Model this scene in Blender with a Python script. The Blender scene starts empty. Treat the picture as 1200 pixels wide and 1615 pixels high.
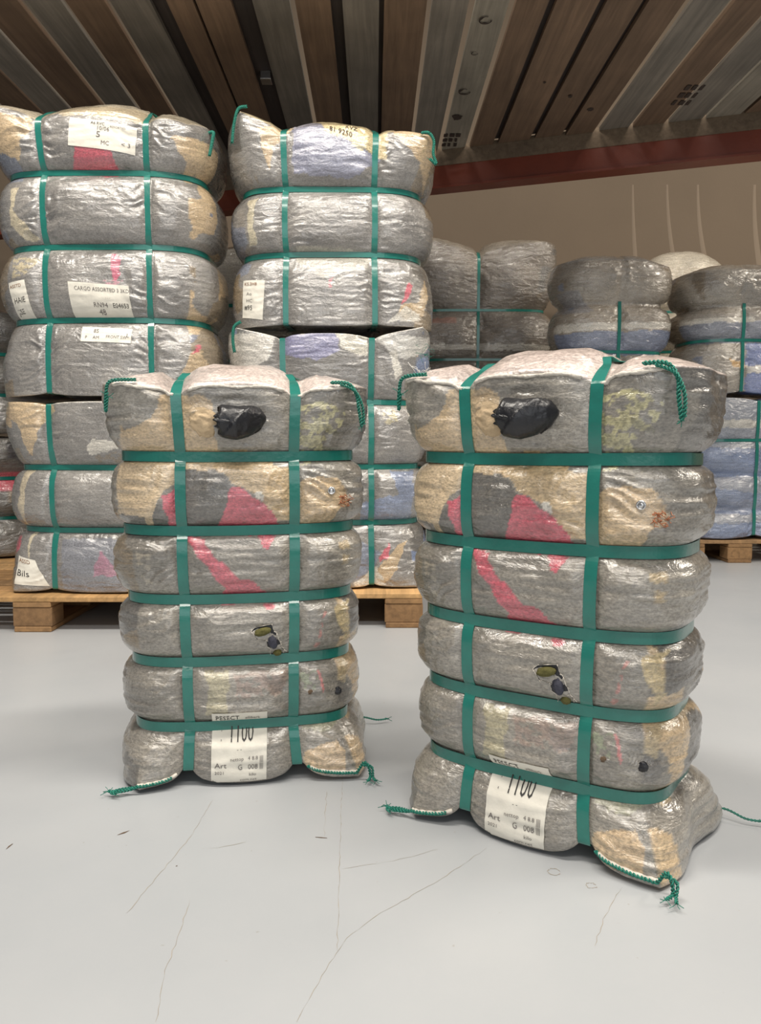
import bpy, math, random
import numpy as np
from mathutils import Vector, Matrix
from mathutils.bvhtree import BVHTree

C = bpy.context.scene
R = math.radians
random.seed(7)

# ------------------------------------------------------------------ camera
cam_d = bpy.data.cameras.new('camera')
cam_d.sensor_fit = 'VERTICAL'
cam_d.sensor_height = 36.0
cam_d.lens = 36.0 * 1210 / 1615
cam_d.clip_start = 0.02
cam = bpy.data.objects.new('camera', cam_d)
cam.location = (0, 0, 0.75)
cam.rotation_euler = (R(90 - 5.077), 0, 0)
C.collection.objects.link(cam)
C.camera = cam

# ------------------------------------------------------------------ light
w = bpy.data.worlds.new('world')
C.world = w
w.use_nodes = True
bg = w.node_tree.nodes['Background']
bg.inputs[0].default_value = (0.96, 0.97, 1.0, 1)
bg.inputs[1].default_value = 0.17

def area(name, loc, target, size, size_y, power, color):
    d = bpy.data.lights.new(name, 'AREA')
    d.shape = 'RECTANGLE'
    d.size = size
    d.size_y = size_y
    d.energy = power
    d.color = color
    o = bpy.data.objects.new(name, d)
    o.location = loc
    o.rotation_euler = (Vector(target) - Vector(loc)).to_track_quat('-Z', 'Y').to_euler()
    C.collection.objects.link(o)
    return o

# hall lamps high over the open part of the hall, behind and above the viewer
area('hall_lamp_row', (-1.5, 1.1, 4.8), (-1.3, 1.9, 0.4), 2.4, 0.4, 150, (1.0, 0.93, 0.83))
area('hall_lamp_row', (1.5, 1.1, 4.8), (1.2, 1.9, 0.4), 2.4, 0.4, 150, (1.0, 0.93, 0.83))
area('hall_lamp_row', (0.0, -1.6, 4.8), (0.0, 1.5, 0.4), 4.0, 0.5, 110, (1.0, 0.94, 0.86))
# warm light added out of view at right to brighten the rear stacks
area('side_fill_light', (5.2, 3.3, 3.9), (1.8, 4.6, 1.2), 1.6, 0.8, 110, (1.0, 0.90, 0.76))
# unseen fill light added far behind the viewer, for reflections and mid-tones
area('back_fill_light', (0.6, -5.5, 2.3), (0.4, 3.0, 1.2), 6.5, 3.2, 95, (0.92, 0.96, 1.0))

C.view_settings.view_transform = 'Standard'
C.view_settings.look = 'None'
C.view_settings.gamma = 1.0
C.view_settings.use_curve_mapping = False
C.view_settings.exposure = 0.0


# ------------------------------------------------------------------ helpers
def lin(r, g, b):
    def f(c):
        c /= 255.0
        return c / 12.92 if c <= 0.04045 else ((c + 0.055) / 1.055) ** 2.4
    return (f(r), f(g), f(b), 1.0)

def tag(o, label=None, cat=None, group=None, kind=None):
    if label: o['label'] = label
    if cat: o['category'] = cat
    if group: o['group'] = group
    if kind: o['kind'] = kind
    return o

def empty(name, loc, rz=0.0):
    o = bpy.data.objects.new(name, None)
    o.empty_display_size = 0.1
    o.location = loc
    o.rotation_euler = (0, 0, rz)
    C.collection.objects.link(o)
    return o

def mesh_obj(name, verts, faces, mat, parent=None, smooth=True, colors=None):
    me = bpy.data.meshes.new(name)
    me.from_pydata([tuple(v) for v in verts], [], [tuple(f) for f in faces])
    finish(me, mat, smooth, colors)
    o = bpy.data.objects.new(name, me)
    C.collection.objects.link(o)
    if parent: o.parent = parent
    return o

def finish(me, mat, smooth, colors=None):
    me.validate()
    me.update()
    if smooth:
        me.polygons.foreach_set('use_smooth', np.ones(len(me.polygons), dtype=bool))
    if colors is not None:
        at = me.attributes.new('cloth', 'FLOAT_COLOR', 'POINT')
        at.data.foreach_set('color', np.asarray(colors, dtype=np.float32).ravel())
    if mat: me.materials.append(mat)

def copy_tree(o, parent=None):
    c = o.copy()
    C.collection.objects.link(c)
    if parent: c.parent = parent
    for ch in list(o.children):
        copy_tree(ch, c)
    return c

class MB:
    """collects boxes, tubes and ribbons into one mesh"""
    def __init__(self):
        self.v = []; self.f = []; self.c = []
    def box(self, x0, x1, y0, y1, z0, z1, col=None, bev=0.0):
        n = len(self.v)
        if bev <= 0:
            self.v += [(x, y, z) for x in (x0, x1) for y in (y0, y1) for z in (z0, z1)]
            self.f += [tuple(n + i for i in q) for q in
                       ((0, 1, 3, 2), (4, 6, 7, 5), (0, 4, 5, 1), (2, 3, 7, 6), (0, 2, 6, 4), (1, 5, 7, 3))]
            k = 8
        else:
            b = bev
            idx = {}
            for sx in (0, 1):
                for sy in (0, 1):
                    for sz in (0, 1):
                        X, Y, Z = (x0, x1)[sx], (y0, y1)[sy], (z0, z1)[sz]
                        dx, dy, dz = (b, -b)[sx], (b, -b)[sy], (b, -b)[sz]
                        for a, p in (('x', (X, Y + dy, Z + dz)), ('y', (X + dx, Y, Z + dz)), ('z', (X + dx, Y + dy, Z))):
                            idx[(sx, sy, sz, a)] = len(self.v); self.v.append(p)
            g = lambda sx, sy, sz, a: idx[(sx, sy, sz, a)]
            for s in (0, 1):
                self.f.append((g(s,0,0,'x'), g(s,1,0,'x'), g(s,1,1,'x'), g(s,0,1,'x')))
                self.f.append((g(0,s,0,'y'), g(1,s,0,'y'), g(1,s,1,'y'), g(0,s,1,'y')))
                self.f.append((g(0,0,s,'z'), g(1,0,s,'z'), g(1,1,s,'z'), g(0,1,s,'z')))
                for t in (0, 1):
                    self.f.append((g(s,t,0,'x'), g(s,t,1,'x'), g(s,t,1,'y'), g(s,t,0,'y')))
                    self.f.append((g(s,0,t,'x'), g(s,1,t,'x'), g(s,1,t,'z'), g(s,0,t,'z')))
                    self.f.append((g(0,s,t,'y'), g(1,s,t,'y'), g(1,s,t,'z'), g(0,s,t,'z')))
                    for u in (0, 1):
                        self.f.append((g(s,t,u,'x'), g(s,t,u,'y'), g(s,t,u,'z')))
            k = 24
        if col is not None: self.c += [col] * k
    def tube(self, pts, rad, sides=6, cap=True):
        pts = [Vector(p) for p in pts]
        n0 = len(self.v)
        N = len(pts)
        rads = rad if hasattr(rad, '__len__') else [rad] * N
        up = Vector((0.13, 0.21, 0.97))
        for i, p in enumerate(pts):
            t = (pts[min(i + 1, N - 1)] - pts[max(i - 1, 0)])
            if t.length < 1e-9: t = Vector((0, 0, 1))
            t.normalize()
            a = t.cross(up)
            if a.length < 0.1: a = t.cross(Vector((1, 0, 0)))
            a.normalize()
            b = t.cross(a)
            up = b.cross(t) if False else up
            for k in range(sides):
                th = 2 * math.pi * k / sides
                self.v.append(tuple(p + (a * math.cos(th) + b * math.sin(th)) * rads[i]))
        for i in range(N - 1):
            for k in range(sides):
                k2 = (k + 1) % sides
                self.f.append((n0 + i * sides + k, n0 + i * sides + k2, n0 + (i + 1) * sides + k2, n0 + (i + 1) * sides + k))
        if cap:
            self.f.append(tuple(n0 + k for k in range(sides))[::-1])
            self.f.append(tuple(n0 + (N - 1) * sides + k for k in range(sides)))
    def build(self, name, mat, parent=None, smooth=False):
        return mesh_obj(name, self.v, self.f, mat, parent, smooth, self.c if self.c else None)

def fix_normals(o):
    import bmesh
    bm = bmesh.new(); bm.from_mesh(o.data)
    bmesh.ops.recalc_face_normals(bm, faces=bm.faces)
    bm.to_mesh(o.data); bm.free()

# ---- numpy gradient-free lattice noise
def _hash(ix, iy, iz, seed):
    h = (ix * 374761393 + iy * 668265263 + iz * 2147483647 + seed * 1274126177) & 0xFFFFFFFF
    h = ((h ^ (h >> 13)) * 1274126177) & 0xFFFFFFFF
    h = (h ^ (h >> 16)) & 0xFFFFFFFF
    return h.astype(np.float64) / 4294967295.0

def noise(x, y, z, seed=0):
    """smooth value noise in -1..1"""
    x = np.asarray(x, float); y = np.asarray(y, float); z = np.asarray(z, float)
    x, y, z = np.broadcast_arrays(x, y, z)
    fx = np.floor(x); fy = np.floor(y); fz = np.floor(z)
    ix = fx.astype(np.int64); iy = fy.astype(np.int64); iz = fz.astype(np.int64)
    u = x - fx; v = y - fy; w_ = z - fz
    u = u * u * u * (u * (u * 6 - 15) + 10); v = v * v * v * (v * (v * 6 - 15) + 10); w_ = w_ * w_ * w_ * (w_ * (w_ * 6 - 15) + 10)
    r = 0
    for dx in (0, 1):
        for dy in (0, 1):
            for dz in (0, 1):
                wt = (u if dx else 1 - u) * (v if dy else 1 - v) * (w_ if dz else 1 - w_)
                r = r + wt * _hash(ix + dx, iy + dy, iz + dz, seed)
    return r * 2 - 1

def ridge(x, y, z, seed=0):
    return 1 - 2 * np.abs(noise(x, y, z, seed))

def sstep(a, b, x):
    t = np.clip((x - a) / (b - a), 0, 1)
    return t * t * (3 - 2 * t)

def inpoly(px, pz, poly):
    inside = np.zeros(px.shape, bool)
    n = len(poly)
    for i in range(n):
        x1, z1 = poly[i]; x2, z2 = poly[(i + 1) % n]
        if z1 == z2: continue
        cond = ((z1 > pz) != (z2 > pz)) & (px < (x2 - x1) * (pz - z1) / (z2 - z1) + x1)
        inside ^= cond
    return inside


# ------------------------------------------------------------------ materials
def new_mat(name):
    m = bpy.data.materials.new(name)
    m.use_nodes = True
    nt = m.node_tree
    return m, nt, nt.nodes['Principled BSDF']

def N(nt, typ, **kw):
    n = nt.nodes.new(typ)
    for k, v in kw.items():
        if k in n.inputs: n.inputs[k].default_value = v
        else: setattr(n, k, v)
    return n

def simple_mat(name, col, rough=0.5, bump=0.0, bscale=80, var=0.0, vscale=12, coat=0.0, metallic=0.0):
    m, nt, p = new_mat(name)
    p.inputs['Base Color'].default_value = col
    p.inputs['Roughness'].default_value = rough
    p.inputs['Coat Weight'].default_value = coat
    p.inputs['Metallic'].default_value = metallic
    tc = N(nt, 'ShaderNodeTexCoord')
    if var > 0:
        n = N(nt, 'ShaderNodeTexNoise', Scale=vscale, Detail=5.0)
        nt.links.new(tc.outputs['Object'], n.inputs['Vector'])
        mr = N(nt, 'ShaderNodeMapRange')
        mr.inputs['From Min'].default_value = 0.25; mr.inputs['From Max'].default_value = 0.75
        mr.inputs['To Min'].default_value = 1 - var; mr.inputs['To Max'].default_value = 1 + var
        nt.links.new(n.outputs['Fac'], mr.inputs['Value'])
        mx = N(nt, 'ShaderNodeVectorMath', operation='SCALE')
        mx.inputs[0].default_value = col[:3]
        nt.links.new(mr.outputs['Result'], mx.inputs['Scale'])
        nt.links.new(mx.outputs['Vector'], p.inputs['Base Color'])
    if bump > 0:
        n = N(nt, 'ShaderNodeTexNoise', Scale=bscale, Detail=4.0)
        nt.links.new(tc.outputs['Object'], n.inputs['Vector'])
        b = N(nt, 'ShaderNodeBump', Strength=bump, Distance=0.01)
        nt.links.new(n.outputs['Fac'], b.inputs['Height'])
        nt.links.new(b.outputs['Normal'], p.inputs['Normal'])
    return m

def film_mat(name, coat, rough, crinkle, weave, spark, lines):
    """clear woven sack over pressed cloth; the cloth colour comes from the mesh"""
    m, nt, p = new_mat(name)
    L = nt.links.new
    tc = N(nt, 'ShaderNodeTexCoord')
    at = N(nt, 'ShaderNodeAttribute', attribute_name='cloth')
    def mapped(scale):
        mp = N(nt, 'ShaderNodeMapping')
        mp.inputs['Scale'].default_value = scale
        L(tc.outputs['Object'], mp.inputs['Vector'])
        return mp.outputs['Vector']
    grain = N(nt, 'ShaderNodeTexNoise', Scale=1.0, Detail=3.0, Roughness=0.65)
    L(mapped((150, 150, 260)), grain.inputs['Vector'])
    streak = N(nt, 'ShaderNodeTexNoise', Scale=1.0, Detail=5.0, Roughness=0.65, Distortion=0.5)
    L(mapped((6, 6, 85)), streak.inputs['Vector'])
    blot = N(nt, 'ShaderNodeTexNoise', Scale=9.0, Detail=5.0)
    L(tc.outputs['Object'], blot.inputs['Vector'])
    def rng(sock, a, b, c, d):
        r = N(nt, 'ShaderNodeMapRange')
        r.inputs['From Min'].default_value = a; r.inputs['From Max'].default_value = b
        r.inputs['To Min'].default_value = c; r.inputs['To Max'].default_value = d
        L(sock, r.inputs['Value'])
        return r.outputs['Result']
    def mul(a, b):
        n = N(nt, 'ShaderNodeMath', operation='MULTIPLY')
        L(a, n.inputs[0]); L(b, n.inputs[1])
        return n.outputs[0]
    k = mul(mul(rng(grain.outputs['Fac'], 0.3, 0.7, 0.6, 1.4), rng(streak.outputs['Fac'], 0.3, 0.7, 1 - 0.28 * lines, 1 + 0.26 * lines)),
            rng(blot.outputs['Fac'], 0.3, 0.7, 0.8, 1.18))
    sc = N(nt, 'ShaderNodeVectorMath', operation='SCALE')
    L(at.outputs['Color'], sc.inputs[0]); L(k, sc.inputs['Scale'])
    # glints on the sack tapes, painted into the base colour as pale specks
    gl = N(nt, 'ShaderNodeTexNoise', Scale=1.0, Detail=2.0, Roughness=0.6)
    L(mapped((260, 260, 300)), gl.inputs['Vector'])
    gm = mul(rng(gl.outputs['Fac'], 0.58, 0.70, 0.0, spark), rng(blot.outputs['Fac'], 0.45, 0.65, 0.1, 1.0))
    mx = N(nt, 'ShaderNodeMix', data_type='RGBA')
    L(gm, mx.inputs['Factor']); L(sc.outputs['Vector'], mx.inputs['A'])
    mx.inputs['B'].default_value = (0.62, 0.56, 0.44, 1)
    L(mx.outputs['Result'], p.inputs['Base Color'])
    p.inputs['Specular IOR Level'].default_value = 0.75
    L(rng(streak.outputs['Fac'], 0.3, 0.7, rough - 0.08, rough + 0.12), p.inputs['Roughness'])
    p.inputs['Coat Weight'].default_value = coat
    p.inputs['Coat Roughness'].default_value = 0.10
    p.inputs['Coat IOR'].default_value = 1.75
    # bump: crinkles, long creases, fine weave
    cr = N(nt, 'ShaderNodeTexNoise', Scale=1.0, Detail=5.0, Roughness=0.6, Distortion=1.0)
    L(mapped((16, 16, 34)), cr.inputs['Vector'])
    b1 = N(nt, 'ShaderNodeBump', Strength=crinkle, Distance=0.014)
    L(cr.outputs['Fac'], b1.inputs['Height'])
    bs = N(nt, 'ShaderNodeBump', Strength=0.5 * lines, Distance=0.004)
    L(streak.outputs['Fac'], bs.inputs['Height'])
    L(b1.outputs['Normal'], bs.inputs['Normal'])
    b2 = N(nt, 'ShaderNodeBump', Strength=weave, Distance=0.0016)
    L(grain.outputs['Fac'], b2.inputs['Height'])
    L(bs.outputs['Normal'], b2.inputs['Normal'])
    L(b2.outputs['Normal'], p.inputs['Normal'])
    L(bs.outputs['Normal'], p.inputs['Coat Normal'])
    return m

def attr_wood(name, rough=0.75, dark=0.7):
    m, nt, p = new_mat(name)
    L = nt.links.new
    tc = N(nt, 'ShaderNodeTexCoord')
    at = N(nt, 'ShaderNodeAttribute', attribute_name='cloth')
    mp = N(nt, 'ShaderNodeMapping'); mp.inputs['Scale'].default_value = (38, 1.6, 38)
    L(tc.outputs['Object'], mp.inputs['Vector'])
    n = N(nt, 'ShaderNodeTexNoise', Scale=1.0, Detail=6.0, Roughness=0.65, Distortion=0.6)
    L(mp.outputs['Vector'], n.inputs['Vector'])
    n2 = N(nt, 'ShaderNodeTexNoise', Scale=3.0, Detail=5.0)
    L(tc.outputs['Object'], n2.inputs['Vector'])
    r1 = N(nt, 'ShaderNodeMapRange'); r1.inputs['From Min'].default_value = 0.3; r1.inputs['From Max'].default_value = 0.7
    r1.inputs['To Min'].default_value = dark; r1.inputs['To Max'].default_value = 1.2
    L(n.outputs['Fac'], r1.inputs['Value'])
    r2 = N(nt, 'ShaderNodeMapRange'); r2.inputs['From Min'].default_value = 0.3; r2.inputs['From Max'].default_value = 0.7
    r2.inputs['To Min'].default_value = 0.8; r2.inputs['To Max'].default_value = 1.15
    L(n2.outputs['Fac'], r2.inputs['Value'])
    mm = N(nt, 'ShaderNodeMath', operation='MULTIPLY'); L(r1.outputs[0], mm.inputs[0]); L(r2.outputs[0], mm.inputs[1])
    sc = N(nt, 'ShaderNodeVectorMath', operation='SCALE')
    L(at.outputs['Color'], sc.inputs[0]); L(mm.outputs[0], sc.inputs['Scale'])
    L(sc.outputs['Vector'], p.inputs['Base Color'])
    p.inputs['Roughness'].default_value = rough
    b = N(nt, 'ShaderNodeBump', Strength=0.25, Distance=0.004)
    L(n.outputs['Fac'], b.inputs['Height']); L(b.outputs['Normal'], p.inputs['Normal'])
    return m

def floor_mat():
    m, nt, p = new_mat('painted_floor')
    L = nt.links.new
    tc = N(nt, 'ShaderNodeTexCoord')
    n = N(nt, 'ShaderNodeTexNoise', Scale=1.3, Detail=6.0, Roughness=0.6)
    L(tc.outputs['Object'], n.inputs['Vector'])
    cr = N(nt, 'ShaderNodeValToRGB')
    cr.color_ramp.elements[0].position = 0.3; cr.color_ramp.elements[0].color = (0.40, 0.42, 0.44, 1)
    cr.color_ramp.elements[1].position = 0.75; cr.color_ramp.elements[1].color = (0.465, 0.475, 0.485, 1)
    L(n.outputs['Fac'], cr.inputs['Fac'])
    # scattered dark specks of dirt
    v = N(nt, 'ShaderNodeTexNoise', Scale=60.0, Detail=2.0)
    L(tc.outputs['Object'], v.inputs['Vector'])
    r = N(nt, 'ShaderNodeMapRange'); r.inputs['From Min'].default_value = 0.74; r.inputs['From Max'].default_value = 0.8
    r.inputs['To Min'].default_value = 0; r.inputs['To Max'].default_value = 0.35
    L(v.outputs['Fac'], r.inputs['Value'])
    mx = N(nt, 'ShaderNodeMix', data_type='RGBA')
    L(r.outputs[0], mx.inputs['Factor']); L(cr.outputs['Color'], mx.inputs['A'])
    mx.inputs['B'].default_value = (0.25, 0.2, 0.15, 1)
    L(mx.outputs['Result'], p.inputs['Base Color'])
    n2 = N(nt, 'ShaderNodeTexNoise', Scale=5.0, Detail=4.0)
    L(tc.outputs['Object'], n2.inputs['Vector'])
    r2 = N(nt, 'ShaderNodeMapRange'); r2.inputs['To Min'].default_value = 0.28; r2.inputs['To Max'].default_value = 0.5
    L(n2.outputs['Fac'], r2.inputs['Value']); L(r2.outputs[0], p.inputs['Roughness'])
    b = N(nt, 'ShaderNodeBump', Strength=0.04, Distance=0.003)
    n3 = N(nt, 'ShaderNodeTexNoise', Scale=160.0, Detail=2.0)
    L(tc.outputs['Object'], n3.inputs['Vector']); L(n3.outputs['Fac'], b.inputs['Height']); L(b.outputs['Normal'], p.inputs['Normal'])
    return m

M_FRONT = film_mat('dusty_sack_film', 0.8, 0.30, 0.45, 0.4, 0.4, 0.8)
M_STACK = film_mat('glossy_sack_film', 1.0, 0.25, 0.46, 0.45, 0.5, 0.3)
M_BACK = film_mat('loose_sack_film', 1.0, 0.24, 0.8, 0.4, 0.5, 0.3)
M_STRAP = simple_mat('teal_strap', lin(32, 116, 104), 0.24, 0.12, 60, 0.10, 25, coat=0.6)
M_ROPE = simple_mat('green_cord', lin(30, 122, 104), 0.6, 0.4, 300, 0.25, 200)
M_PAPER = simple_mat('label_paper', lin(234, 229, 216), 0.55, 0.25, 30, 0.07, 25)
M_INK = simple_mat('black_ink', lin(48, 45, 44), 0.6, 0.0, var=0.2, vscale=90)
M_GREYINK = simple_mat('grey_ink', lin(112, 106, 104), 0.6, 0.0, var=0.2, vscale=90)
M_BROWNINK = simple_mat('brown_ink', lin(140, 98, 66), 0.6, 0.0, var=0.2, vscale=90)
M_BLACK = simple_mat('black_nylon', lin(26, 26, 30), 0.38, 0.35, 60, 0.25, 30, coat=0.15)
M_OLIVE = simple_mat('olive_cloth', lin(92, 88, 45), 0.85, 0.5, 120, 0.25, 60)
M_SLATE = simple_mat('slate_cloth', lin(62, 62, 74), 0.7, 0.4, 120, 0.2, 60)
M_TAN = simple_mat('tan_cloth', lin(196, 172, 138), 0.75, 0.5, 60, 0.15, 30)
M_HEM = simple_mat('sack_hem', lin(216, 208, 196), 0.6, 0.5, 120, 0.2, 60)
M_METAL = simple_mat('bright_metal', (0.7, 0.7, 0.7, 1), 0.22, metallic=1.0)
M_THREAD = simple_mat('white_thread', lin(225, 222, 215), 0.6)
M_STEEL = simple_mat('red_oxide_steel', lin(112, 46, 24), 0.5, 0.1, 40, 0.15, 6)
M_WALL = simple_mat('plaster_wall', lin(116, 101, 84), 0.8, 0.15, 30, 0.05, 2)
M_LIGHT_STREAK = simple_mat('light_streak_paint', lin(136, 120, 102), 0.7, 0.1, 30)
M_WOOD = attr_wood('rough_boards')
M_PALLET = attr_wood('pallet_wood', 0.75, 0.65)
M_CRACK = simple_mat('crack_dirt', lin(158, 148, 134), 0.8, 0.0, var=0.3, vscale=40)
M_STAIN = simple_mat('dark_dirt', lin(96, 78, 60), 0.8, 0.0, var=0.3, vscale=40)
M_MARK = simple_mat('stamp_ink', lin(58, 46, 38), 0.8, 0.0, var=0.3, vscale=60)


# ------------------------------------------------------------------ the setting
fl = mesh_obj('floor', [(-9, -5, 0), (9, -5, 0), (9, 6.9, 0), (-9, 6.9, 0)], [(0, 1, 2, 3)], floor_mat(), smooth=False)
tag(fl, 'pale grey painted concrete floor with hairline cracks', 'floor', kind='structure')

def ribbon_flat(pts, width, z, seed):
    rnd = random.Random(seed)
    fine = []
    for (a, b) in zip(pts[:-1], pts[1:]):
        L_ = math.hypot(b[0] - a[0], b[1] - a[1])
        n = max(2, int(L_ / 0.012))
        for i in range(n):
            t = i / n
            fine.append((a[0] + (b[0] - a[0]) * t + rnd.uniform(-1, 1) * 0.0016, a[1] + (b[1] - a[1]) * t + rnd.uniform(-1, 1) * 0.0016))
    fine.append(pts[-1])
    v, f = [], []
    for i, p in enumerate(fine):
        q0 = fine[max(i - 1, 0)]; q1 = fine[min(i + 1, len(fine) - 1)]
        d = Vector((q1[0] - q0[0], q1[1] - q0[1], 0)); d.normalize()
        w_ = width * rnd.uniform(0.1, 1.0) * (0.3 if i in (0, len(fine) - 1) else 1)
        v.append((p[0] - d.y * w_, p[1] + d.x * w_, z)); v.append((p[0] + d.y * w_, p[1] - d.x * w_, z))
    for i in range(len(fine) - 1):
        f.append((2 * i, 2 * i + 1, 2 * i + 3, 2 * i + 2))
    return v, f

cracks = [
    [(-0.355, 1.561), (-0.364, 1.409), (-0.385, 1.288), (-0.407, 1.169)],
    [(-0.314, 1.204), (-0.309, 1.106), (-0.307, 1.035), (-0.293, 0.936)],
    [(-0.086, 1.676), (-0.079, 1.458), (-0.071, 1.24), (-0.064, 1.077)],
    [(0.198, 1.367), (0.098, 1.259), (0.0, 1.169), (-0.053, 1.106), (-0.073, 1.049), (-0.092, 0.997), (-0.109, 0.936)],
    [(-0.333, 1.367), (-0.301, 1.369), (-0.254, 1.39)],
    [(-0.117, 1.602), (-0.108, 1.409)],
    [(0.409, 1.24), (0.353, 1.153), (0.321, 1.088)],
    [(-0.067, 1.299), (0.023, 1.323), (0.106, 1.363)],
]
for i, c in enumerate(cracks):
    v, f = ribbon_flat(c, 0.00055, 0.0004, i)
    mesh_obj('crack', v, f, M_CRACK, fl, smooth=False)
for i, c in enumerate([[(-0.506, 1.416), (-0.488, 1.433)], [(-0.694, 1.363), (-0.692, 1.383)], [(-0.366, 1.307), (-0.362, 1.307)],
                       [(-0.125, 1.406), (-0.102, 1.404)]]):
    v, f = ribbon_flat(c, 0.0028, 0.0005, 50 + i)
    mesh_obj('dirt_mark', v, f, M_STAIN, fl, smooth=False)
for (cx, cy, rr) in ((0.305, 1.288, 0.010), (0.359, 1.246, 0.008)):
    pts = [(cx + rr * math.cos(a) * 1.1, cy + rr * math.sin(a)) for a in np.linspace(0, 5.9, 14)]
    v, f = ribbon_flat(pts, 0.0009, 0.0005, int(cx * 1000))
    mesh_obj('dirt_mark', v, f, M_CRACK, fl, smooth=False)

wb = MB(); wb.box(-9, 9, 6.7, 6.9, 0, 5.0)
wall = wb.build('wall_back', M_WALL)
tag(wall, 'beige plastered rear wall behind the stacked bales', 'wall', kind='structure')
for (x0, x1, x2, wd) in ((2.13, 2.16, 2.2, 0.022), (2.42, 2.46, 2.56, 0.024), (2.68, 2.71, 2.84, 0.026), (3.16, 3.17, 3.28, 0.03)):  # streaks of reflected light, painted as pale strips on the wall
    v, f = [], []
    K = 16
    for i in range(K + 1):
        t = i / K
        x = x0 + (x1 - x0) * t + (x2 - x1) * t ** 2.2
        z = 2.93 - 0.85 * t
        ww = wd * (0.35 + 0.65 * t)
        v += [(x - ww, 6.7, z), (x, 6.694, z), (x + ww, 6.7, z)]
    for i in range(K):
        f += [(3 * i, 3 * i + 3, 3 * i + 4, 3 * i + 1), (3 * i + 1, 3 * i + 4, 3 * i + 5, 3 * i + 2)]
    mesh_obj('light_streak', v, f, M_LIGHT_STREAK, wall)

# boarded ceiling of the mezzanine
ZC = 2.5
BR = lin(118, 95, 75); GR = lin(126, 118, 107); LG = lin(142, 134, 120); DK = lin(58, 50, 46)
gaps = [(-330, 8), (-255, 8), (-185, 8), (-112, 8), (-45, 8), (30, 9), (97, 8), (167, 9), (248, 26), (305, 5), (380, 34), (460, 9), (530, 19), (602, 8),
        (678, 8), (746, 11), (810, 11), (873, 12), (953, 12), (1020, 9), (1088, 13), (1158, 9), (1228, 9), (1300, 8), (1372, 8), (1445, 8), (1520, 8)]
cols = [BR, GR, BR, GR, BR, GR, BR, GR, BR, BR, GR, BR, GR, BR, GR, LG, BR, BR, BR, BR, GR, BR, GR, LG, BR, GR]
covered = {248: DK, 380: DK, 530: DK, 602: DK, 953: DK, 1020: DK, 873: DK, 305: DK, 1372: DK}
def gx_(p): return (p - 600) * 0.00251
def line_y(x): return 4.72 - 0.327 * (x - 0.53)      # where the boards end over the beam
cb = MB()
rnd = random.Random(3)
def board(x0, x1, y0, za, zb, col):
    n = len(cb.v)
    sl = -0.0083
    for z in (za, zb):
        for (x, y) in ((x0, y0), (x1, y0), (x1, line_y(x1)), (x0, line_y(x0))):
            cb.v.append((x + sl * (y - 3.2), y, z))
    cb.f += [tuple(n + i for i in q) for q in ((0, 3, 2, 1), (4, 5, 6, 7), (0, 1, 5, 4), (1, 2, 6, 5), (2, 3, 7, 6), (3, 0, 4, 7))]
    j = rnd.uniform(0.85, 1.12)
    cb.c += [tuple(c * j for c in col[:3]) + (1,)] * 8
for i in range(len(gaps) - 1):
    g0, w0 = gaps[i]; g1, w1 = gaps[i + 1]
    board(gx_(g0 + w0 / 2), gx_(g1 - w1 / 2), 2.95, ZC + rnd.uniform(0, 0.006), ZC + 0.024, cols[i % len(cols)])
for g, w0 in gaps:
    if g in covered:
        board(gx_(g - w0 / 2 - 9), gx_(g + w0 / 2 + 9), 2.95, ZC + 0.03, ZC + 0.12, covered[g])
ceil = cb.build('ceiling', M_WOOD)
fix_normals(ceil)
tag(ceil, 'rough brown and grey boards of the mezzanine ceiling with open gaps', 'ceiling', kind='structure')
# inked stamps and knots on the boards
for (px, yy, rr, kind) in ((774, 3.35, 0.028, 'ring'), (770, 3.62, 0.016, 'ring'), (770, 4.0, 0.03, 'ring'), (768, 4.3, 0.028, 'disc'),
                           (985, 4.05, 0.012, 'disc'), (920, 3.9, 0.008, 'disc'), (1043, 4.2, 0.018, 'disc')):
    x = gx_(px) - 0.0083 * (yy - 3.2)
    v, f = [], []
    K = 18
    if kind == 'ring':
        for k in range(K):
            a = 2 * math.pi * k / K * 0.85
            for q in (1.0, 0.72 + 0.12 * math.sin(3 * a)):
                v.append((x + rr * q * math.cos(a), yy + rr * 1.1 * q * math.sin(a), ZC - 0.001))
        f = [(2 * k, 2 * k + 1, 2 * k + 3, 2 * k + 2) for k in range(K - 1)]
    else:
        v = [(x + rr * math.cos(2 * math.pi * k / K) * rnd.uniform(0.7, 1.1), yy + rr * 1.4 * math.sin(2 * math.pi * k / K) * rnd.uniform(0.7, 1.1), ZC - 0.001) for k in range(K)]
        f = [tuple(range(K))]
    mesh_obj('ink_stamp', v, f, M_MARK, ceil, smooth=False)
for (px, yy, sx, sy) in ((768, 4.62, 0.05, 0.1), (1222, 4.05, 0.05, 0.12)):
    x = gx_(px) - 0.0083 * (yy - 3.2)
    mb = MB()
    for k in range(9):
        mb.box(x - sx + (k % 3) * sx * 0.7, x - sx + (k % 3) * sx * 0.7 + sx * rnd.uniform(0.25, 0.55), yy - sy + (k // 3) * sy * 0.7, yy - sy + (k // 3) * sy * 0.7 + sy * 0.42, ZC - 0.0015, ZC + 0.001)
    mb.build('ink_stamp', M_MARK, ceil)
mb = MB()
x = gx_(385) - 0.0083 * 0.7
mb.box(x - 0.03, x + 0.02, 3.84, 3.9, ZC - 0.012, ZC - 0.006, bev=0.002)
mb.box(x - 0.03, x + 0.02, 3.84, 3.846, ZC - 0.008, ZC + 0.03, bev=0.002)
mb.build('metal_clip', M_METAL, ceil)

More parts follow.
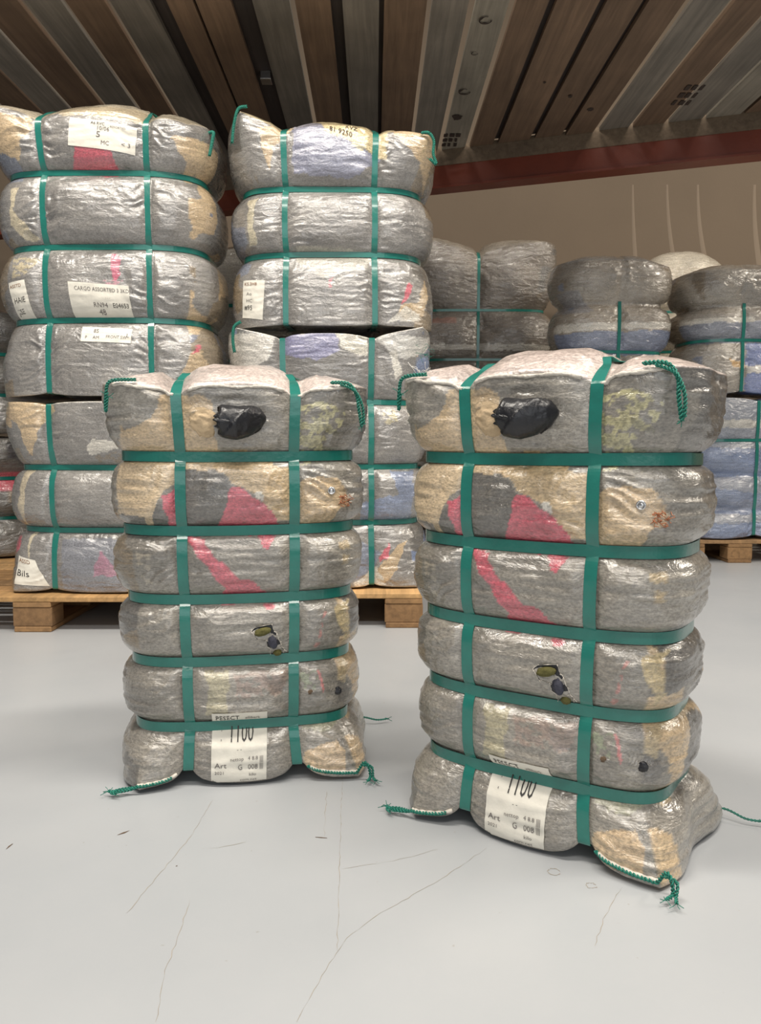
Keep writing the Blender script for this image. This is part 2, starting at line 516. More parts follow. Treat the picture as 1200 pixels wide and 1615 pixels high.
def beam(name, dy0, dy1, z0, z1, mat, x0=-3.4, x1=3.6, col=None, flange=None):
    v, f, c = [], [], []
    for x in (x0, x1):
        for (dy, z) in ((dy0, z0), (dy1, z0), (dy1, z1), (dy0, z1)):
            v.append((x, line_y(x) + dy, z))
    f = [(0, 1, 2, 3), (4, 7, 6, 5), (0, 4, 5, 1), (1, 5, 6, 2), (2, 6, 7, 3), (3, 7, 4, 0)]
    if flange:
        n = 8
        for x in (x0, x1):
            for (dy, z) in ((dy0 - flange, z0 - 0.012), (dy1 + flange, z0 - 0.012), (dy1 + flange, z0), (dy0 - flange, z0)):
                v.append((x, line_y(x) + dy, z))
        f += [tuple(n + i for i in q) for q in f[:6]]
    o = mesh_obj(name, v, f, mat, None, False, [col] * len(v) if col else None)
    fix_normals(o)
    return o
jb = beam('wooden_joist', 0.0, 0.1, ZC - 0.085, ZC + 0.024, M_WOOD, col=lin(112, 95, 76))
tag(jb, 'grey brown timber ledger under the ends of the ceiling boards', 'joist', kind='structure')
sb = beam('steel_beam', 0.005, 0.1, ZC - 0.205, ZC - 0.0851, M_STEEL, flange=0.015)
tag(sb, 'dark red steel beam carrying the boarded ceiling', 'beam', kind='structure')


# ------------------------------------------------------------------ bales
GREY = lin(142, 136, 126)
DGREY = lin(108, 104, 98)
SILVER = lin(138, 134, 129)
TANC = lin(196, 172, 138)
REDC = lin(200, 98, 110)
BLUE = lin(128, 142, 172)
SLATE = lin(130, 134, 146)
YEL = lin(204, 196, 146)
PALE = lin(214, 208, 196)
BROWN = lin(140, 126, 106)
PINKG = lin(206, 190, 182)
CHAR = lin(70, 68, 70)

class Bale:
    def __init__(s, W, D, H, rows, xs, A=0.026, k=0.55, n=3.6, p=2.3, q=0.72, edge=0.78, dome=0.03, domeb=0.0,
                 capT=0.02, capB=0.025, ears=None, wr=1.0, seed=1, hw=0.011, merge_top=False, rowscale=None,
                 skew=(0, 0), tilt=0.0, lines=0.4, edgeB=None):
        s.a = W / 2 - A; s.b = D / 2 - A; s.H = H
        s.zs = list(rows); s.xs = list(xs)
        s.__dict__.update(A=A, k=k, n=n, p=p, q=q, edge=edge, dome=dome, domeb=domeb, capT=capT, capB=capB,
                          ears=ears or {}, wr=wr, seed=seed, hw=hw, merge_top=merge_top,
                          rowscale=rowscale, skew=skew, tilt=tilt, lines=lines, edgeB=edgeB or edge)

    def f(s, z):
        out = np.zeros_like(z); dz = np.full_like(z, 9.0); tt = np.zeros_like(z); tb = np.zeros_like(z)
        bul = lambda t: np.power(np.clip(1 - np.abs(2 * t - 1) ** s.p, 0, 1), s.q)
        B = s.zs
        for zz in B: dz = np.minimum(dz, np.maximum(np.abs(z - zz) - s.hw, 0))
        for i in range(len(B) - 1):
            lo, hi = B[i] + s.hw, B[i + 1] - s.hw
            m = (z >= B[i]) & (z < B[i + 1])
            out = np.where(m, bul(np.clip((z - lo) / (hi - lo), 0, 1)), out)
        m = z >= B[-1]
        t = np.clip((z - B[-1] - s.hw) / (s.H - B[-1] - s.hw), 0, 1)
        out = np.where(m, bul(t * s.edge), out); tt = np.where(m, t, 0)
        m = z < B[0]
        t = np.clip((B[0] - s.hw - z) / (B[0] - s.hw), 0, 1)
        out = np.where(m, bul(t * s.edgeB), out); tb = np.where(m, t, 0)
        return out, dz, tt, tb

    def g(s, x):
        out = np.zeros_like(x); dx = np.full_like(x, 9.0)
        bul = lambda t: np.power(np.clip(1 - np.abs(2 * t - 1) ** s.p, 0, 1), s.q)
        B = s.xs
        for xx in B: dx = np.minimum(dx, np.maximum(np.abs(x - xx) - s.hw, 0))
        if not B: return np.ones_like(x), dx
        for i in range(len(B) - 1):
            lo, hi = B[i] + s.hw, B[i + 1] - s.hw
            m = (x >= B[i]) & (x < B[i + 1])
            out = np.where(m, bul(np.clip((x - lo) / (hi - lo), 0, 1)), out)
        m = x >= B[-1]
        out = np.where(m, bul(np.clip((x - B[-1] - s.hw) / (s.a - B[-1] - s.hw), 0, 1) * 0.62), out)
        m = x < B[0]
        out = np.where(m, bul(np.clip((B[0] - s.hw - x) / (B[0] - s.hw + s.a), 0, 1) * 0.62), out)
        return out, dx

    def P(s, sx, sy, sz, rough=True):
        sx = np.asarray(sx, float); sy = np.asarray(sy, float); sz = np.asarray(sz, float)
        sx, sy, sz = [np.array(q) for q in np.broadcast_arrays(sx, sy, sz)]
        m = np.maximum(np.abs(sx), np.abs(sy))
        den = (np.abs(sx) ** s.n + np.abs(sy) ** s.n) ** (1 / s.n)
        r = m / np.maximum(den, 1e-9)
        ux = sx * r; uy = sy * r
        mm = np.maximum(m, 1e-6)
        qx = ux / mm; qy = uy / mm
        nx = np.sign(qx) * np.abs(qx) ** (s.n - 1) / s.a
        ny = np.sign(qy) * np.abs(qy) ** (s.n - 1) / s.b
        l = np.sqrt(nx * nx + ny * ny) + 1e-9
        nx /= l; ny /= l
        px = s.a * ux; py = s.b * uy
        z0 = s.H * (sz + 1) / 2
        f, dz, tt, tb = s.f(z0)
        g, dx = s.g(px)
        if s.merge_top:
            g = 1 - (1 - g) * np.where(tt > 0, np.clip(1 - tt * 1.6, 0, 1), 1)
        disp = s.A * f * (s.k + (1 - s.k) * g) * m
        if s.rowscale is not None:
            ws = np.interp(z0, [q[0] for q in s.rowscale], [q[1] for q in s.rowscale])
            px = px * ws; py = py * (1 + (ws - 1) * 0.5)
        top = sz > 1 - 1e-7; bot = sz < -1 + 1e-7
        z = z0 - s.capT * (1 - g) * tt ** 3 + s.capB * (1 - g) * tb ** 3
        z = z + np.where(top, s.dome * (1 - m ** 2.4), 0) - np.where(bot, s.domeb * (1 - m ** 2.4), 0)
        nz = np.where(top, 1 - m ** 6, 0) - np.where(bot, 1 - m ** 6, 0)
        if rough:
            front = np.abs(ny)
            att = 1 - np.exp(-(np.minimum(dz, np.where(front > 0.3, dx, 9)) / 0.014) ** 2)
            att = np.where(top | bot, 1 - np.exp(-(dx / 0.014) ** 2), att)
            X = px + nx * disp; Y = py + ny * disp
            sd = s.seed * 17.3
            nd = 0.0055 * noise(X * 6 + sd, Y * 6, z0 * 9, 1) + 0.0030 * s.lines * ridge(X * 9 + sd, Y * 9, z0 * 55, 2)
            nd = nd + 0.0014 * s.lines * ridge(X * 22 + sd, Y * 22, z0 * 110, 8)
            wv = np.exp(-dx / 0.045) * np.where(front > 0.3, 1, 0) * (0.55 + 0.6 * noise(X * 6, Y * 6 + sd, z0 * 11, 7))
            nd = nd + 0.0135 * wv * (ridge(X * 11, Y * 9 + sd, z0 * 38 + noise(X * 14, Y * 14, z0 * 14, 5) * 1.6 + np.abs(X) * 12, 3) - 0.3)
            wh = np.exp(-dz / 0.025)
            nd = nd + 0.0055 * wh * (0.6 + 0.5 * noise(X * 7, Y * 7 + sd, z0 * 7, 9)) * ridge(X * 52 + sd + noise(X * 9, Y * 9, z0 * 20, 6), Y * 52, z0 * 9, 4)
            nd = nd * att * s.wr
            disp = disp + nd * (1 - np.abs(nz))
            z = z + nd * nz * 1.2
        X = px + nx * disp; Y = py + ny * disp
        for (cx, cy, cz), (ox, oy, oz, rad) in s.ears.items():
            d = np.sqrt(((sx - cx) * s.a) ** 2 + ((sy - cy) * s.b) ** 2 + ((sz - cz) * s.H / 2) ** 2)
            wgt = np.clip(1 - d / rad, 0, 1) ** 1.6
            X = X + wgt * ox; Y = Y + wgt * oy; z = z + wgt * oz
        X = X + s.skew[0] * (z0 / s.H - 0.5); Y = Y + s.skew[1] * (z0 / s.H - 0.5)
        z = z + s.tilt * X * np.sin(np.pi * np.clip(z0 / s.H, 0, 1))
        return np.stack([X, Y, z], -1), np.stack([nx, ny, 0 * nx], -1)

    def body(s, name, parent, mat, cell, paint):
        nx = max(24, int(2 * s.a / cell)); nz = max(24, int(s.H / cell)); ny = max(16, int(2 * s.b / (cell * 1.8)))
        gx = np.linspace(-1, 1, nx + 1); gy = np.linspace(-1, 1, ny + 1); gz = np.linspace(-1, 1, nz + 1)
        pts = []; faces = []; off = 0
        def add(U, V, fn, flip):
            nonlocal off
            uu, vv = np.meshgrid(U, V, indexing='ij')
            pts.append(fn(uu.ravel(), vv.ravel()))
            a_, b_ = len(U), len(V)
            i = np.arange(a_ - 1)[:, None] * b_ + np.arange(b_ - 1)[None, :]
            q = np.stack([i, i + b_, i + b_ + 1, i + 1], -1).reshape(-1, 4) + off
            faces.append(q[:, ::-1] if flip else q)
            off += a_ * b_
        st = lambda a_, b_, c_: np.stack(np.broadcast_arrays(a_, b_, c_), -1).astype(float)
        add(gx, gz, lambda u, v: st(u, -1.0, v), False)
        add(gx, gz, lambda u, v: st(u, 1.0, v), True)
        add(gy, gz, lambda u, v: st(-1.0, u, v), True)
        add(gy, gz, lambda u, v: st(1.0, u, v), False)
        add(gx, gy, lambda u, v: st(u, v, 1.0), False)
        add(gx, gy, lambda u, v: st(u, v, -1.0), True)
        S = np.concatenate(pts); F = np.concatenate(faces)
        key = np.round(S * 1e6).astype(np.int64)
        _, first, inv = np.unique(key, axis=0, return_index=True, return_inverse=True)
        S = S[first]; F = inv.ravel()[F]
        pos, _ = s.P(S[:, 0], S[:, 1], S[:, 2])
        s.dropz = float(pos[:, 2].min())
        pos[:, 2] -= s.dropz
        col = paint(pos, S)
        me = bpy.data.meshes.new(name)
        me.vertices.add(len(pos)); me.vertices.foreach_set('co', pos.astype(np.float32).ravel())
        me.loops.add(F.size); me.loops.foreach_set('vertex_index', F.astype(np.int32).ravel())
        me.polygons.add(len(F)); me.polygons.foreach_set('loop_start', np.arange(0, F.size, 4, dtype=np.int32))
        me.update(calc_edges=True)
        finish(me, mat, True, col)
        o = bpy.data.objects.new(name, me)
        C.collection.objects.link(o)
        o.parent = parent
        s.bvh = BVHTree.FromPolygons([tuple(p) for p in pos], [tuple(q) for q in F])
        s.top = float(pos[(np.abs(S[:, 0]) < 0.6) & (np.abs(S[:, 1]) < 0.6), 2].max())
        return o

    def hit(s, x, z, off=0.0015):
        h, n, i, d = s.bvh.ray_cast(Vector((x, -3, z)), Vector((0, 1, 0)))
        if h is None:
            h, n, i, d = s.bvh.find_nearest(Vector((x, -s.b, z)))
        return (h.x, h.y - off, h.z)

    def strap_h(s, z, parent, width=0.0215, th=0.0016, off=0.0042):
        q = np.linspace(0, 2 * np.pi, 220, endpoint=False)
        cx, cy = np.cos(q), np.sin(q)
        mx = np.maximum(np.abs(cx), np.abs(cy))
        sx, sy = cx / mx, cy / mx
        p, n = s.P(sx, sy, np.full_like(sx, 2 * z / s.H - 1), rough=False)
        p[:, 2] -= s.dropz
        p[:, 2] += 0.0012 * np.sin(q * 3 + z * 40)
        up = np.zeros_like(p); up[:, 2] = 1
        s._ribbon(p, n, up, width, th, off, parent)

    def strap_v(s, x, parent, width=0.0225, th=0.0016, off=0.0026):
        u = x / s.a
        zz = np.concatenate([np.linspace(-1, 1, 190)])
        yy = np.linspace(-1, 1, 60)[1:-1]
        sy = np.concatenate([np.full(190, -1.0), yy, np.full(190, 1.0), yy[::-1]])
        sz = np.concatenate([zz, np.full(58, 1.0), zz[::-1], np.full(58, -1.0)])
        # bring the strap flush: sample the sack at the strap's line
        p, _ = s.P(np.full_like(sy, u), sy, sz, rough=False)
        # smooth so that it reads as a taut band
        for _i in range(1):
            p = 0.25 * np.roll(p, 1, 0) + 0.5 * p + 0.25 * np.roll(p, -1, 0)
        p[:, 2] -= s.dropz
        t = np.roll(p, -1, 0) - np.roll(p, 1, 0)
        wd = np.zeros_like(p); wd[:, 0] = 1
        n = np.cross(wd, t)
        n /= np.linalg.norm(n, axis=1)[:, None] + 1e-9
        c = p - p.mean(0)
        if (n * c).sum() < 0: n = -n
        if s.merge_top:        # the band dives under the film of the top row
            lim = 2 * (s.zs[-1] + 0.02) / s.H - 1
            keep = (np.abs(sy) > 0.999) & (sz < lim)
            fr = keep & (sy < 0)
            s._ribbon(p[fr], n[fr], wd[fr], width, th, off, parent, closed=False)
            return
        s._ribbon(p, n, wd, width, th, off, parent)

    def _ribbon(s, p, n, wd, width, th, off, parent, closed=True):
        K = len(p)
        v = []
        for (sw, o_) in ((-0.5, off), (0.5, off), (0.5, off + th), (-0.5, off + th)):
            v.append(p + wd * width * sw + n * o_)
        V = np.stack(v, 1).reshape(-1, 3)
        f = []
        for i in range(K if closed else K - 1):
            j = (i + 1) % K
            for a_ in range(4):
                b_ = (a_ + 1) % 4
                f.append((4 * i + a_, 4 * i + b_, 4 * j + b_, 4 * j + a_))
        o = mesh_obj('strap', V, f, M_STRAP, parent, smooth=False)
        fix_normals(o)
        return o

    def straps(s, parent, **kw):
        for x in s.xs: s.strap_v(x, parent, **kw)
        for z in s.zs: s.strap_h(z, parent, **kw)

    def label(s, quad, parent, texts=(), mat=None, nu=26, nv=30, off=0.0022):
        """paper label lying on the front; quad = TL, TR, BR, BL as (x, z)"""
        TL, TR, BR_, BL = [np.array(q, float) for q in quad]
        def at(u, v):
            p = TL * (1 - u) * (1 - v) + TR * u * (1 - v) + BR_ * u * v + BL * (1 - u) * v
            return p
        V = []
        for i in range(nu + 1):
            for j in range(nv + 1):
                p = at(i / nu, j / nv); V.append(s.hit(p[0], p[1], off))
        f = [(i * (nv + 1) + j, i * (nv + 1) + j + 1, (i + 1) * (nv + 1) + j + 1, (i + 1) * (nv + 1) + j) for i in range(nu) for j in range(nv)]
        lab = mesh_obj('label', V, f, mat or M_PAPER, parent)
        s.texts(texts, lab, at, np.linalg.norm(TR - TL), np.linalg.norm(BL - TL), off + 0.0013)
        return lab

    def texts(s, texts, parent, at, w_, h_, off):
        for (txt, u, v, size, stretch, mat) in texts:
            V = []
            vs, fs = glyphs(txt)
            for (x, y) in vs:
                p = at(u + x * size * stretch / w_, v - y * size / h_)
                V.append(s.hit(p[0], p[1], off))
            mesh_obj('printed_text', V, fs, mat, parent, smooth=False)

_gc = {}
def glyphs(txt):
    if txt in _gc: return _gc[txt]
    cu = bpy.data.curves.new('lettering', 'FONT')
    cu.body = txt; cu.size = 1.0; cu.resolution_u = 2
    o = bpy.data.objects.new('lettering', cu)
    C.collection.objects.link(o)
    dg = bpy.context.evaluated_depsgraph_get()
    me = o.evaluated_get(dg).to_mesh()
    vs = [(v.co.x, v.co.y) for v in me.vertices]
    fs = [tuple(p.vertices) for p in me.polygons]
    o.evaluated_get(dg).to_mesh_clear()
    bpy.data.objects.remove(o); bpy.data.curves.remove(cu)
    _gc[txt] = (vs, fs)
    return vs, fs

def smooth_path(pts, n=10):
    pts = [Vector(p) for p in pts]
    out = []
    for i in range(len(pts) - 1):
        p0 = pts[max(i - 1, 0)]; p1 = pts[i]; p2 = pts[i + 1]; p3 = pts[min(i + 2, len(pts) - 1)]
        for k in range(n):
            t = k / n
            out.append(0.5 * ((2 * p1) + (p2 - p0) * t + (2 * p0 - 5 * p1 + 4 * p2 - p3) * t * t + (3 * p1 - p0 - 3 * p2 + p3) * t ** 3))
    out.append(pts[-1])
    return out

def rope(pts, parent, r=0.0028, turns=None, fray=0):
    r *= 0.66
    path = smooth_path(pts, 14)
    L_ = sum((b - a).length for a, b in zip(path[:-1], path[1:]))
    turns = turns or L_ / 0.013
    # resample finely
    K = max(30, int(turns * 10))
    cum = [0]
    for a, b in zip(path[:-1], path[1:]): cum.append(cum[-1] + (b - a).length)
    fine = []
    for i in range(K + 1):
        d = L_ * i / K
        j = min(max(np.searchsorted(cum, d) - 1, 0), len(path) - 2)
        t = (d - cum[j]) / max(cum[j + 1] - cum[j], 1e-9)
        fine.append(path[j].lerp(path[j + 1], t))
    mb = MB()
    for ph in (0, math.pi):
        sp = []
        for i, p in enumerate(fine):
            t = (fine[min(i + 1, K)] - fine[max(i - 1, 0)]).normalized()
            a = t.cross(Vector((0.3, 0.5, 0.81)))
            if a.length < 0.1: a = t.cross(Vector((1, 0, 0)))
            a.normalize(); b = t.cross(a)
            th = 2 * math.pi * turns * i / K + ph
            sp.append(p + (a * math.cos(th) + b * math.sin(th)) * r)
        mb.tube(sp, r * 0.85, 5)
    rr = random.Random(int(L_ * 1e4))
    end = fine[-1]
    for k in range(fray):
        d = Vector((rr.uniform(-1, 1), rr.uniform(-1, 1), rr.uniform(-0.6, 0.6))) * 0.012 + (fine[-1] - fine[-6]) * 0.6
        mb.tube([end, end + d * 0.5 + Vector((0, 0, rr.uniform(-.002, .002))), end + d], 0.0007, 4)
    return mb.build('rope_tie', M_ROPE, parent, smooth=True)

def painter(base, patches, blot, top=None, warp=0.006, seed=0):
    """colours of the pressed clothes: polygons on the front, blotches elsewhere"""
    def paint(pos, S):
        x, y, z = pos[:, 0], pos[:, 1], pos[:, 2]
        col = np.zeros((len(pos), 4)); col[:, 3] = 1
        n1 = noise(x * 5 + seed, y * 5, z * 6, 11); n2 = noise(x * 9 + seed, y * 9 + 4, z * 12, 12)
        b = np.array(base[:3])
        col[:, :3] = b * (1 + 0.12 * n1 + 0.10 * n2)[:, None]
        front = S[:, 1] < -1 + 1e-6
        for i, bc in enumerate(blot):
            nn = noise(x * 4.5 + seed + 13 * i, y * 4.5 + 7 * i, z * 5.5, 20 + i) + 0.35 * noise(x * 14, y * 14 + seed, z * 16, 30 + i)
            m = (nn > 0.42) & ~front
            col[m, :3] = bc[:3]
        if top is not None:
            m = S[:, 2] > 1 - 1e-6
            col[m, :3] = np.array(top[:3]) * (1 + 0.15 * n2[m])[:, None]
        wx = x + warp * noise(x * 40 + seed, 0 * x, z * 40, 41) + 0.12 * warp * noise(x * 160, 0 * x, z * 160, 43)
        wz = z + warp * noise(x * 40 + 9, 0 * x, z * 40 + seed, 42) + 0.12 * warp * noise(x * 160 + 5, 0 * x, z * 160, 44)
        ff = S[:, 1] < -0.35
        for pt in patches:
            poly, pc = pt[0], pt[1]
            mix = pt[2] if len(pt) > 2 else 1.0
            mott = pt[3] if len(pt) > 3 else 0.0
            m = inpoly(wx, wz, poly) & ff
            if mott > 0:
                m = m & (noise(x * 70 + seed + z * 40, 0 * x, z * 80, 51) + 0.6 * noise(x * 150, 0 * x, z * 140, 52) > mott - 0.6)
            col[m, :3] = col[m, :3] * (1 - mix) + np.array(pc[:3]) * mix * (1 + 0.08 * n2[m])[:, None]
        return col
    return paint

def lump(name, center, size, mat, parent, seed=0, folds=6, amp=0.18, rot=0.0, nseg=56, nring=36, power=1.0):
    """crumpled piece of fabric pushed out of the sack"""
    u = np.linspace(0, 2 * np.pi, nseg, endpoint=False); v = np.linspace(0, np.pi, nring + 1)
    uu, vv = np.meshgrid(u, v, indexing='ij')
    dx = np.sin(vv) * np.cos(uu); dy = np.sin(vv) * np.sin(uu); dz = np.cos(vv)
    rr = 1 + amp * ridge(dx * 1.2 + seed, dy * 1.2, (dz + 0.35 * dx) * folds * 0.5, 61) + amp * 0.5 * ridge(dx * 3 + seed, dy * 3, dz * folds + dx * 2, 62)
    X = dx * rr * size[0]; Y = dy * rr * size[1]; Z = dz * rr * size[2]
    c, s_ = math.cos(rot), math.sin(rot)
    X, Z = X * c - Z * s_, X * s_ + Z * c
    V = np.stack([X + center[0], Y + center[1], Z + center[2]], -1).reshape(-1, 3)
    K = nring + 1
    f = []
    for i in range(nseg):
        j = (i + 1) % nseg
        for k in range(nring):
            f.append((i * K + k, i * K + k + 1, j * K + k + 1, j * K + k))
    o = mesh_obj(name, V, f, mat, parent)
    import bmesh
    bm = bmesh.new(); bm.from_mesh(o.data)
    bmesh.ops.remove_doubles(bm, verts=bm.verts, dist=1e-6)
    bmesh.ops.recalc_face_normals(bm, faces=bm.faces)
    bm.to_mesh(o.data); bm.free()
    return o

BALES = 'strapped bales of used clothes'

# ---- the two bales standing on the floor in front
def q(px, py):            # image pixels of the front bale's pattern, scaled to metres on its front
    return (round((px - 373) / 750.0, 4), round((1243 - py) / 750.0, 4))
def Q(*pts): return [q(*p) for p in pts]

patches = [
    # top row
    (Q((180, 720), (190, 664), (212, 655), (240, 640), (256, 606), (285, 600), (285, 720)), TANC),
    (Q((285, 600), (335, 612), (338, 660), (340, 690), (395, 703), (405, 725), (285, 725)), TANC),
    (Q((335, 690), (380, 690), (425, 705), (435, 725), (335, 725)), lin(196, 168, 128)),
    (Q((468, 620), (510, 612), (548, 628), (540, 650), (520, 672), (504, 708), (476, 716), (466, 690)), YEL, 0.7, 0.45),
    (Q((468, 630), (540, 620), (530, 690), (470, 715)), lin(120,116,92), 0.6, 1.0),
    # second row
    (Q((180, 712), (275, 712), (275, 742), (256, 752), (248, 775), (244, 800), (236, 822), (231, 823), (226, 800), (182, 796)), lin(200, 178, 146)),
    (Q((188, 795), (226, 800), (233, 825), (248, 780), (258, 770), (282, 800), (282, 830), (188, 830)), DGREY),
    (Q((254, 762), (276, 752), (278, 815), (268, 812), (255, 790)), REDC),
    (Q((285, 720), (340, 722), (365, 748), (350, 790), (340, 826), (285, 826)), DGREY),
    (Q((342, 716), (462, 716), (462, 806), (432, 802), (402, 762), (365, 742)), lin(196, 172, 136)),
    (Q((395, 758), (412, 758), (414, 774), (404, 768)), PALE),
    (Q((364, 748), (374, 748), (392, 762), (416, 778), (434, 800), (442, 826), (340, 826), (346, 796)), REDC),
    (Q((466, 744), (480, 738), (536, 738), (548, 756), (550, 782), (538, 790), (522, 815), (500, 822), (466, 822)), lin(194, 170, 136)),
    # third row
    (Q((288, 828), (316, 834), (328, 858), (350, 870), (362, 888), (395, 906), (432, 936), (342, 940), (350, 914), (328, 886), (304, 856)), REDC),
    (Q((406, 832), (430, 832), (420, 852), (413, 850)), REDC),
    (Q((282, 812), (292, 814), (300, 826), (290, 830), (282, 828)), REDC),
    (Q((210, 850), (232, 858), (236, 900), (222, 905), (215, 880)), lin(176, 166, 148), 0.7, 0.5),
    (Q((536, 838), (552, 840), (556, 880), (544, 888)), lin(180, 160, 126), 0.8, 0.4),
    # fourth row
    (Q((408, 940), (432, 942), (430, 952), (418, 950)), REDC),
    (Q((528, 952), (552, 944), (558, 1000), (546, 1014), (536, 985)), lin(186, 168, 130)),
    (Q((512, 958), (516, 958), (502, 1010), (494, 1022), (492, 1018), (500, 1000)), lin(186, 120, 112), 0.7, 0.3),
    # fifth row
    (Q((316, 1050), (352, 1052), (350, 1128), (318, 1128)), lin(186, 176, 138), 0.55),
    (Q((360, 1055), (450, 1052), (440, 1095), (370, 1100)), lin(172, 138, 124), 0.35, 0.2),
    (Q((500, 1052), (504, 1052), (512, 1095), (508, 1104)), lin(196, 118, 116), 0.8, 0.2),
    (Q((530, 1046), (552, 1040), (548, 1090), (538, 1080)), lin(182, 164, 128), 0.7),
    (Q((470, 1060), (500, 1056), (498, 1090), (474, 1090)), lin(150, 160, 130), 0.6, 0.5),
    # bottom row
    (Q((474, 1196), (500, 1186), (532, 1180), (545, 1196), (540, 1230), (474, 1230)), lin(194, 170, 138)),
    (Q((470, 1150), (520, 1140), (545, 1140), (520, 1165), (480, 1172)), lin(160, 158, 132), 0.7, 0.4),
]
front_rows = [0.122, 0.268, 0.407, 0.557, 0.716]
ears = {(-1, -1, 1): (-0.028, -0.010, 0.002, 0.17), (1, -1, 1): (0.024, -0.010, 0.0, 0.16),
        (-1, 1, 1): (-0.02, 0.015, 0.0, 0.16), (1, 1, 1): (0.025, 0.015, 0.0, 0.16),
        (-1, -1, -1): (-0.005, -0.045, 0.0, 0.16), (1, -1, -1): (0.040, -0.035, 0.0, 0.17),
        (-1, 1, -1): (-0.04, 0.04, 0.0, 0.16), (1, 1, -1): (0.085, 0.03, 0.0, 0.19)}
fb = Bale(0.562, 0.345, 0.868, front_rows, [-0.122, 0.122], A=0.027, k=0.5, n=3.6, p=3.0, q=0.62, lines=1.0, dome=0.05, capT=0.022, capB=0.03,
          ears=ears, wr=1.0, seed=3, edge=0.80,
          rowscale=[(0, 0.97), (0.13, 0.94), (0.41, 0.98), (0.556, 1.0), (0.706, 1.0), (0.87, 1.02)])
root = empty('clothing_bale', (-0.328, 1.802, 0), R(8))
fb.body('sack', root, M_FRONT, 0.0034, painter(GREY, patches, [TANC, DGREY, BROWN, DGREY], top=PINKG, seed=2))
fb.straps(root)
# hem of the sewn sack mouth along the top front edge
for (x0, x1) in ((-0.99, -0.50), (-0.38, 0.38), (0.50, 0.99)):
    u = np.linspace(x0, x1, 40)
    p, n_ = fb.P(u, np.full(40, -1.0), np.full(40, 0.985))
    p[:, 2] -= fb.dropz
    mb = MB()
    rr = random.Random(int(x0 * 100))
    mb.tube([(a[0], a[1] - 0.001, a[2] + 0.002 + 0.002 * math.sin(i * 0.23) + rr.uniform(-.0006, .0006)) for i, a in enumerate(p)], [0.0034 + 0.0008 * math.sin(i * 0.7) for i in range(40)], 7)
    mb.build('hem', M_HEM, root, True)
# main label
lab_q = Q((325, 1120), (415, 1119), (412, 1238), (322, 1240))
W_L = 0.12
fb.label(lab_q, root, [
    ('PESECT', 0.06, 0.135, 0.020, 0.80, M_INK), ('ellibark', 0.60, 0.125, 0.013, 0.85, M_GREYINK),
    ('1100', 0.30, 0.415, 0.046, 0.60, M_INK), ('1', 0.14, 0.40, 0.026, 0.6, M_GREYINK),
    ('- -', 0.46, 0.53, 0.012, 1.0, M_GREYINK),
    ('nettop', 0.34, 0.66, 0.011, 1.0, M_GREYINK), ('4 8.8', 0.66, 0.655, 0.011, 1.0, M_GREYINK),
    ('G', 0.48, 0.79, 0.017, 0.8, M_GREYINK), ('008', 0.66, 0.79, 0.016, 0.9, M_GREYINK),
    ('Art', 0.06, 0.755, 0.017, 1.1, M_GREYINK), ('2021', 0.06, 0.84, 0.010, 1.1, M_GREYINK), ('III', 0.87, 0.70, 0.022, 0.5, M_GREYINK), ('III', 0.87, 0.80, 0.022, 0.5, M_GREYINK),
    ('com.net', 0.52, 0.955, 0.010, 1.1, M_GREYINK), ('kilo', 0.68, 0.88, 0.010, 1.1, M_GREYINK)])
# black garment sticking out of the top row
bx, bz = q(373, 646)
hy = fb.hit(bx, bz, 0)[1]
def sleeve(center, parent):
    # a rolled sleeve: open at its left end, tapering into the sack at its right
    nt_, na = 60, 72
    T, Aa = np.meshgrid(np.linspace(0, 1, nt_), np.linspace(0, 2 * np.pi, na, endpoint=False), indexing='ij')
    ax = -0.036 + 0.098 * T
    rz_ = np.interp(T, [0, 0.06, 0.35, 0.65, 0.88, 1.0], [0.028, 0.033, 0.037, 0.033, 0.021, 0.004])
    ry_ = np.interp(T, [0, 0.06, 0.35, 0.65, 0.88, 1.0], [0.026, 0.031, 0.034, 0.030, 0.020, 0.006])
    cz_ = np.interp(T, [0, 0.4, 1.0], [0.002, -0.002, 0.008])
    sp = Aa / (2 * np.pi) + 0.55 * T
    fold = np.mod(sp * 2.0 + 0.12, 1.0)
    rr_ = 1 + 0.13 * (1 - fold) ** 2.5 - 0.05 + 0.035 * noise(np.cos(Aa) * 2, np.sin(Aa) * 2, T * 5, 71) + 0.02 * ridge(np.cos(Aa) * 4 + T * 3, np.sin(Aa) * 4, T * 9, 72)
    X = center[0] + ax + 0.003 * np.sin(3 * Aa) * (1 - T)
    Y = center[1] - 0.020 + 0.020 * T ** 2 - ry_ * rr_ * np.sin(Aa)
    Z = center[2] + cz_ + rz_ * rr_ * np.cos(Aa)
    V = np.stack([X, Y, Z], -1).reshape(-1, 3).tolist()
    f = []
    for i in range(nt_ - 1):
        for k in range(na):
            f.append((i * na + k, i * na + (k + 1) % na, (i + 1) * na + (k + 1) % na, (i + 1) * na + k))
    f.append(tuple(range((nt_ - 1) * na, nt_ * na)))
    # inner wall of the open end
    n0 = len(V)
    for k in range(na):
        a = V[k]
        V.append((center[0] - 0.018, center[1] - 0.020 + (a[1] - center[1] + 0.020) * 0.75, center[2] + (a[2] - center[2]) * 0.75))
    for k in range(na):
        f.append((k, n0 + k, n0 + (k + 1) % na, (k + 1) % na))
    f.append(tuple(range(n0, n0 + na)))
    o = mesh_obj('black_garment', V, f, M_BLACK, parent)
    fix_normals(o)
    return o
bag = sleeve((bx, hy, bz), root)
tag(bag, 'black nylon sleeve pushed out through the sack')
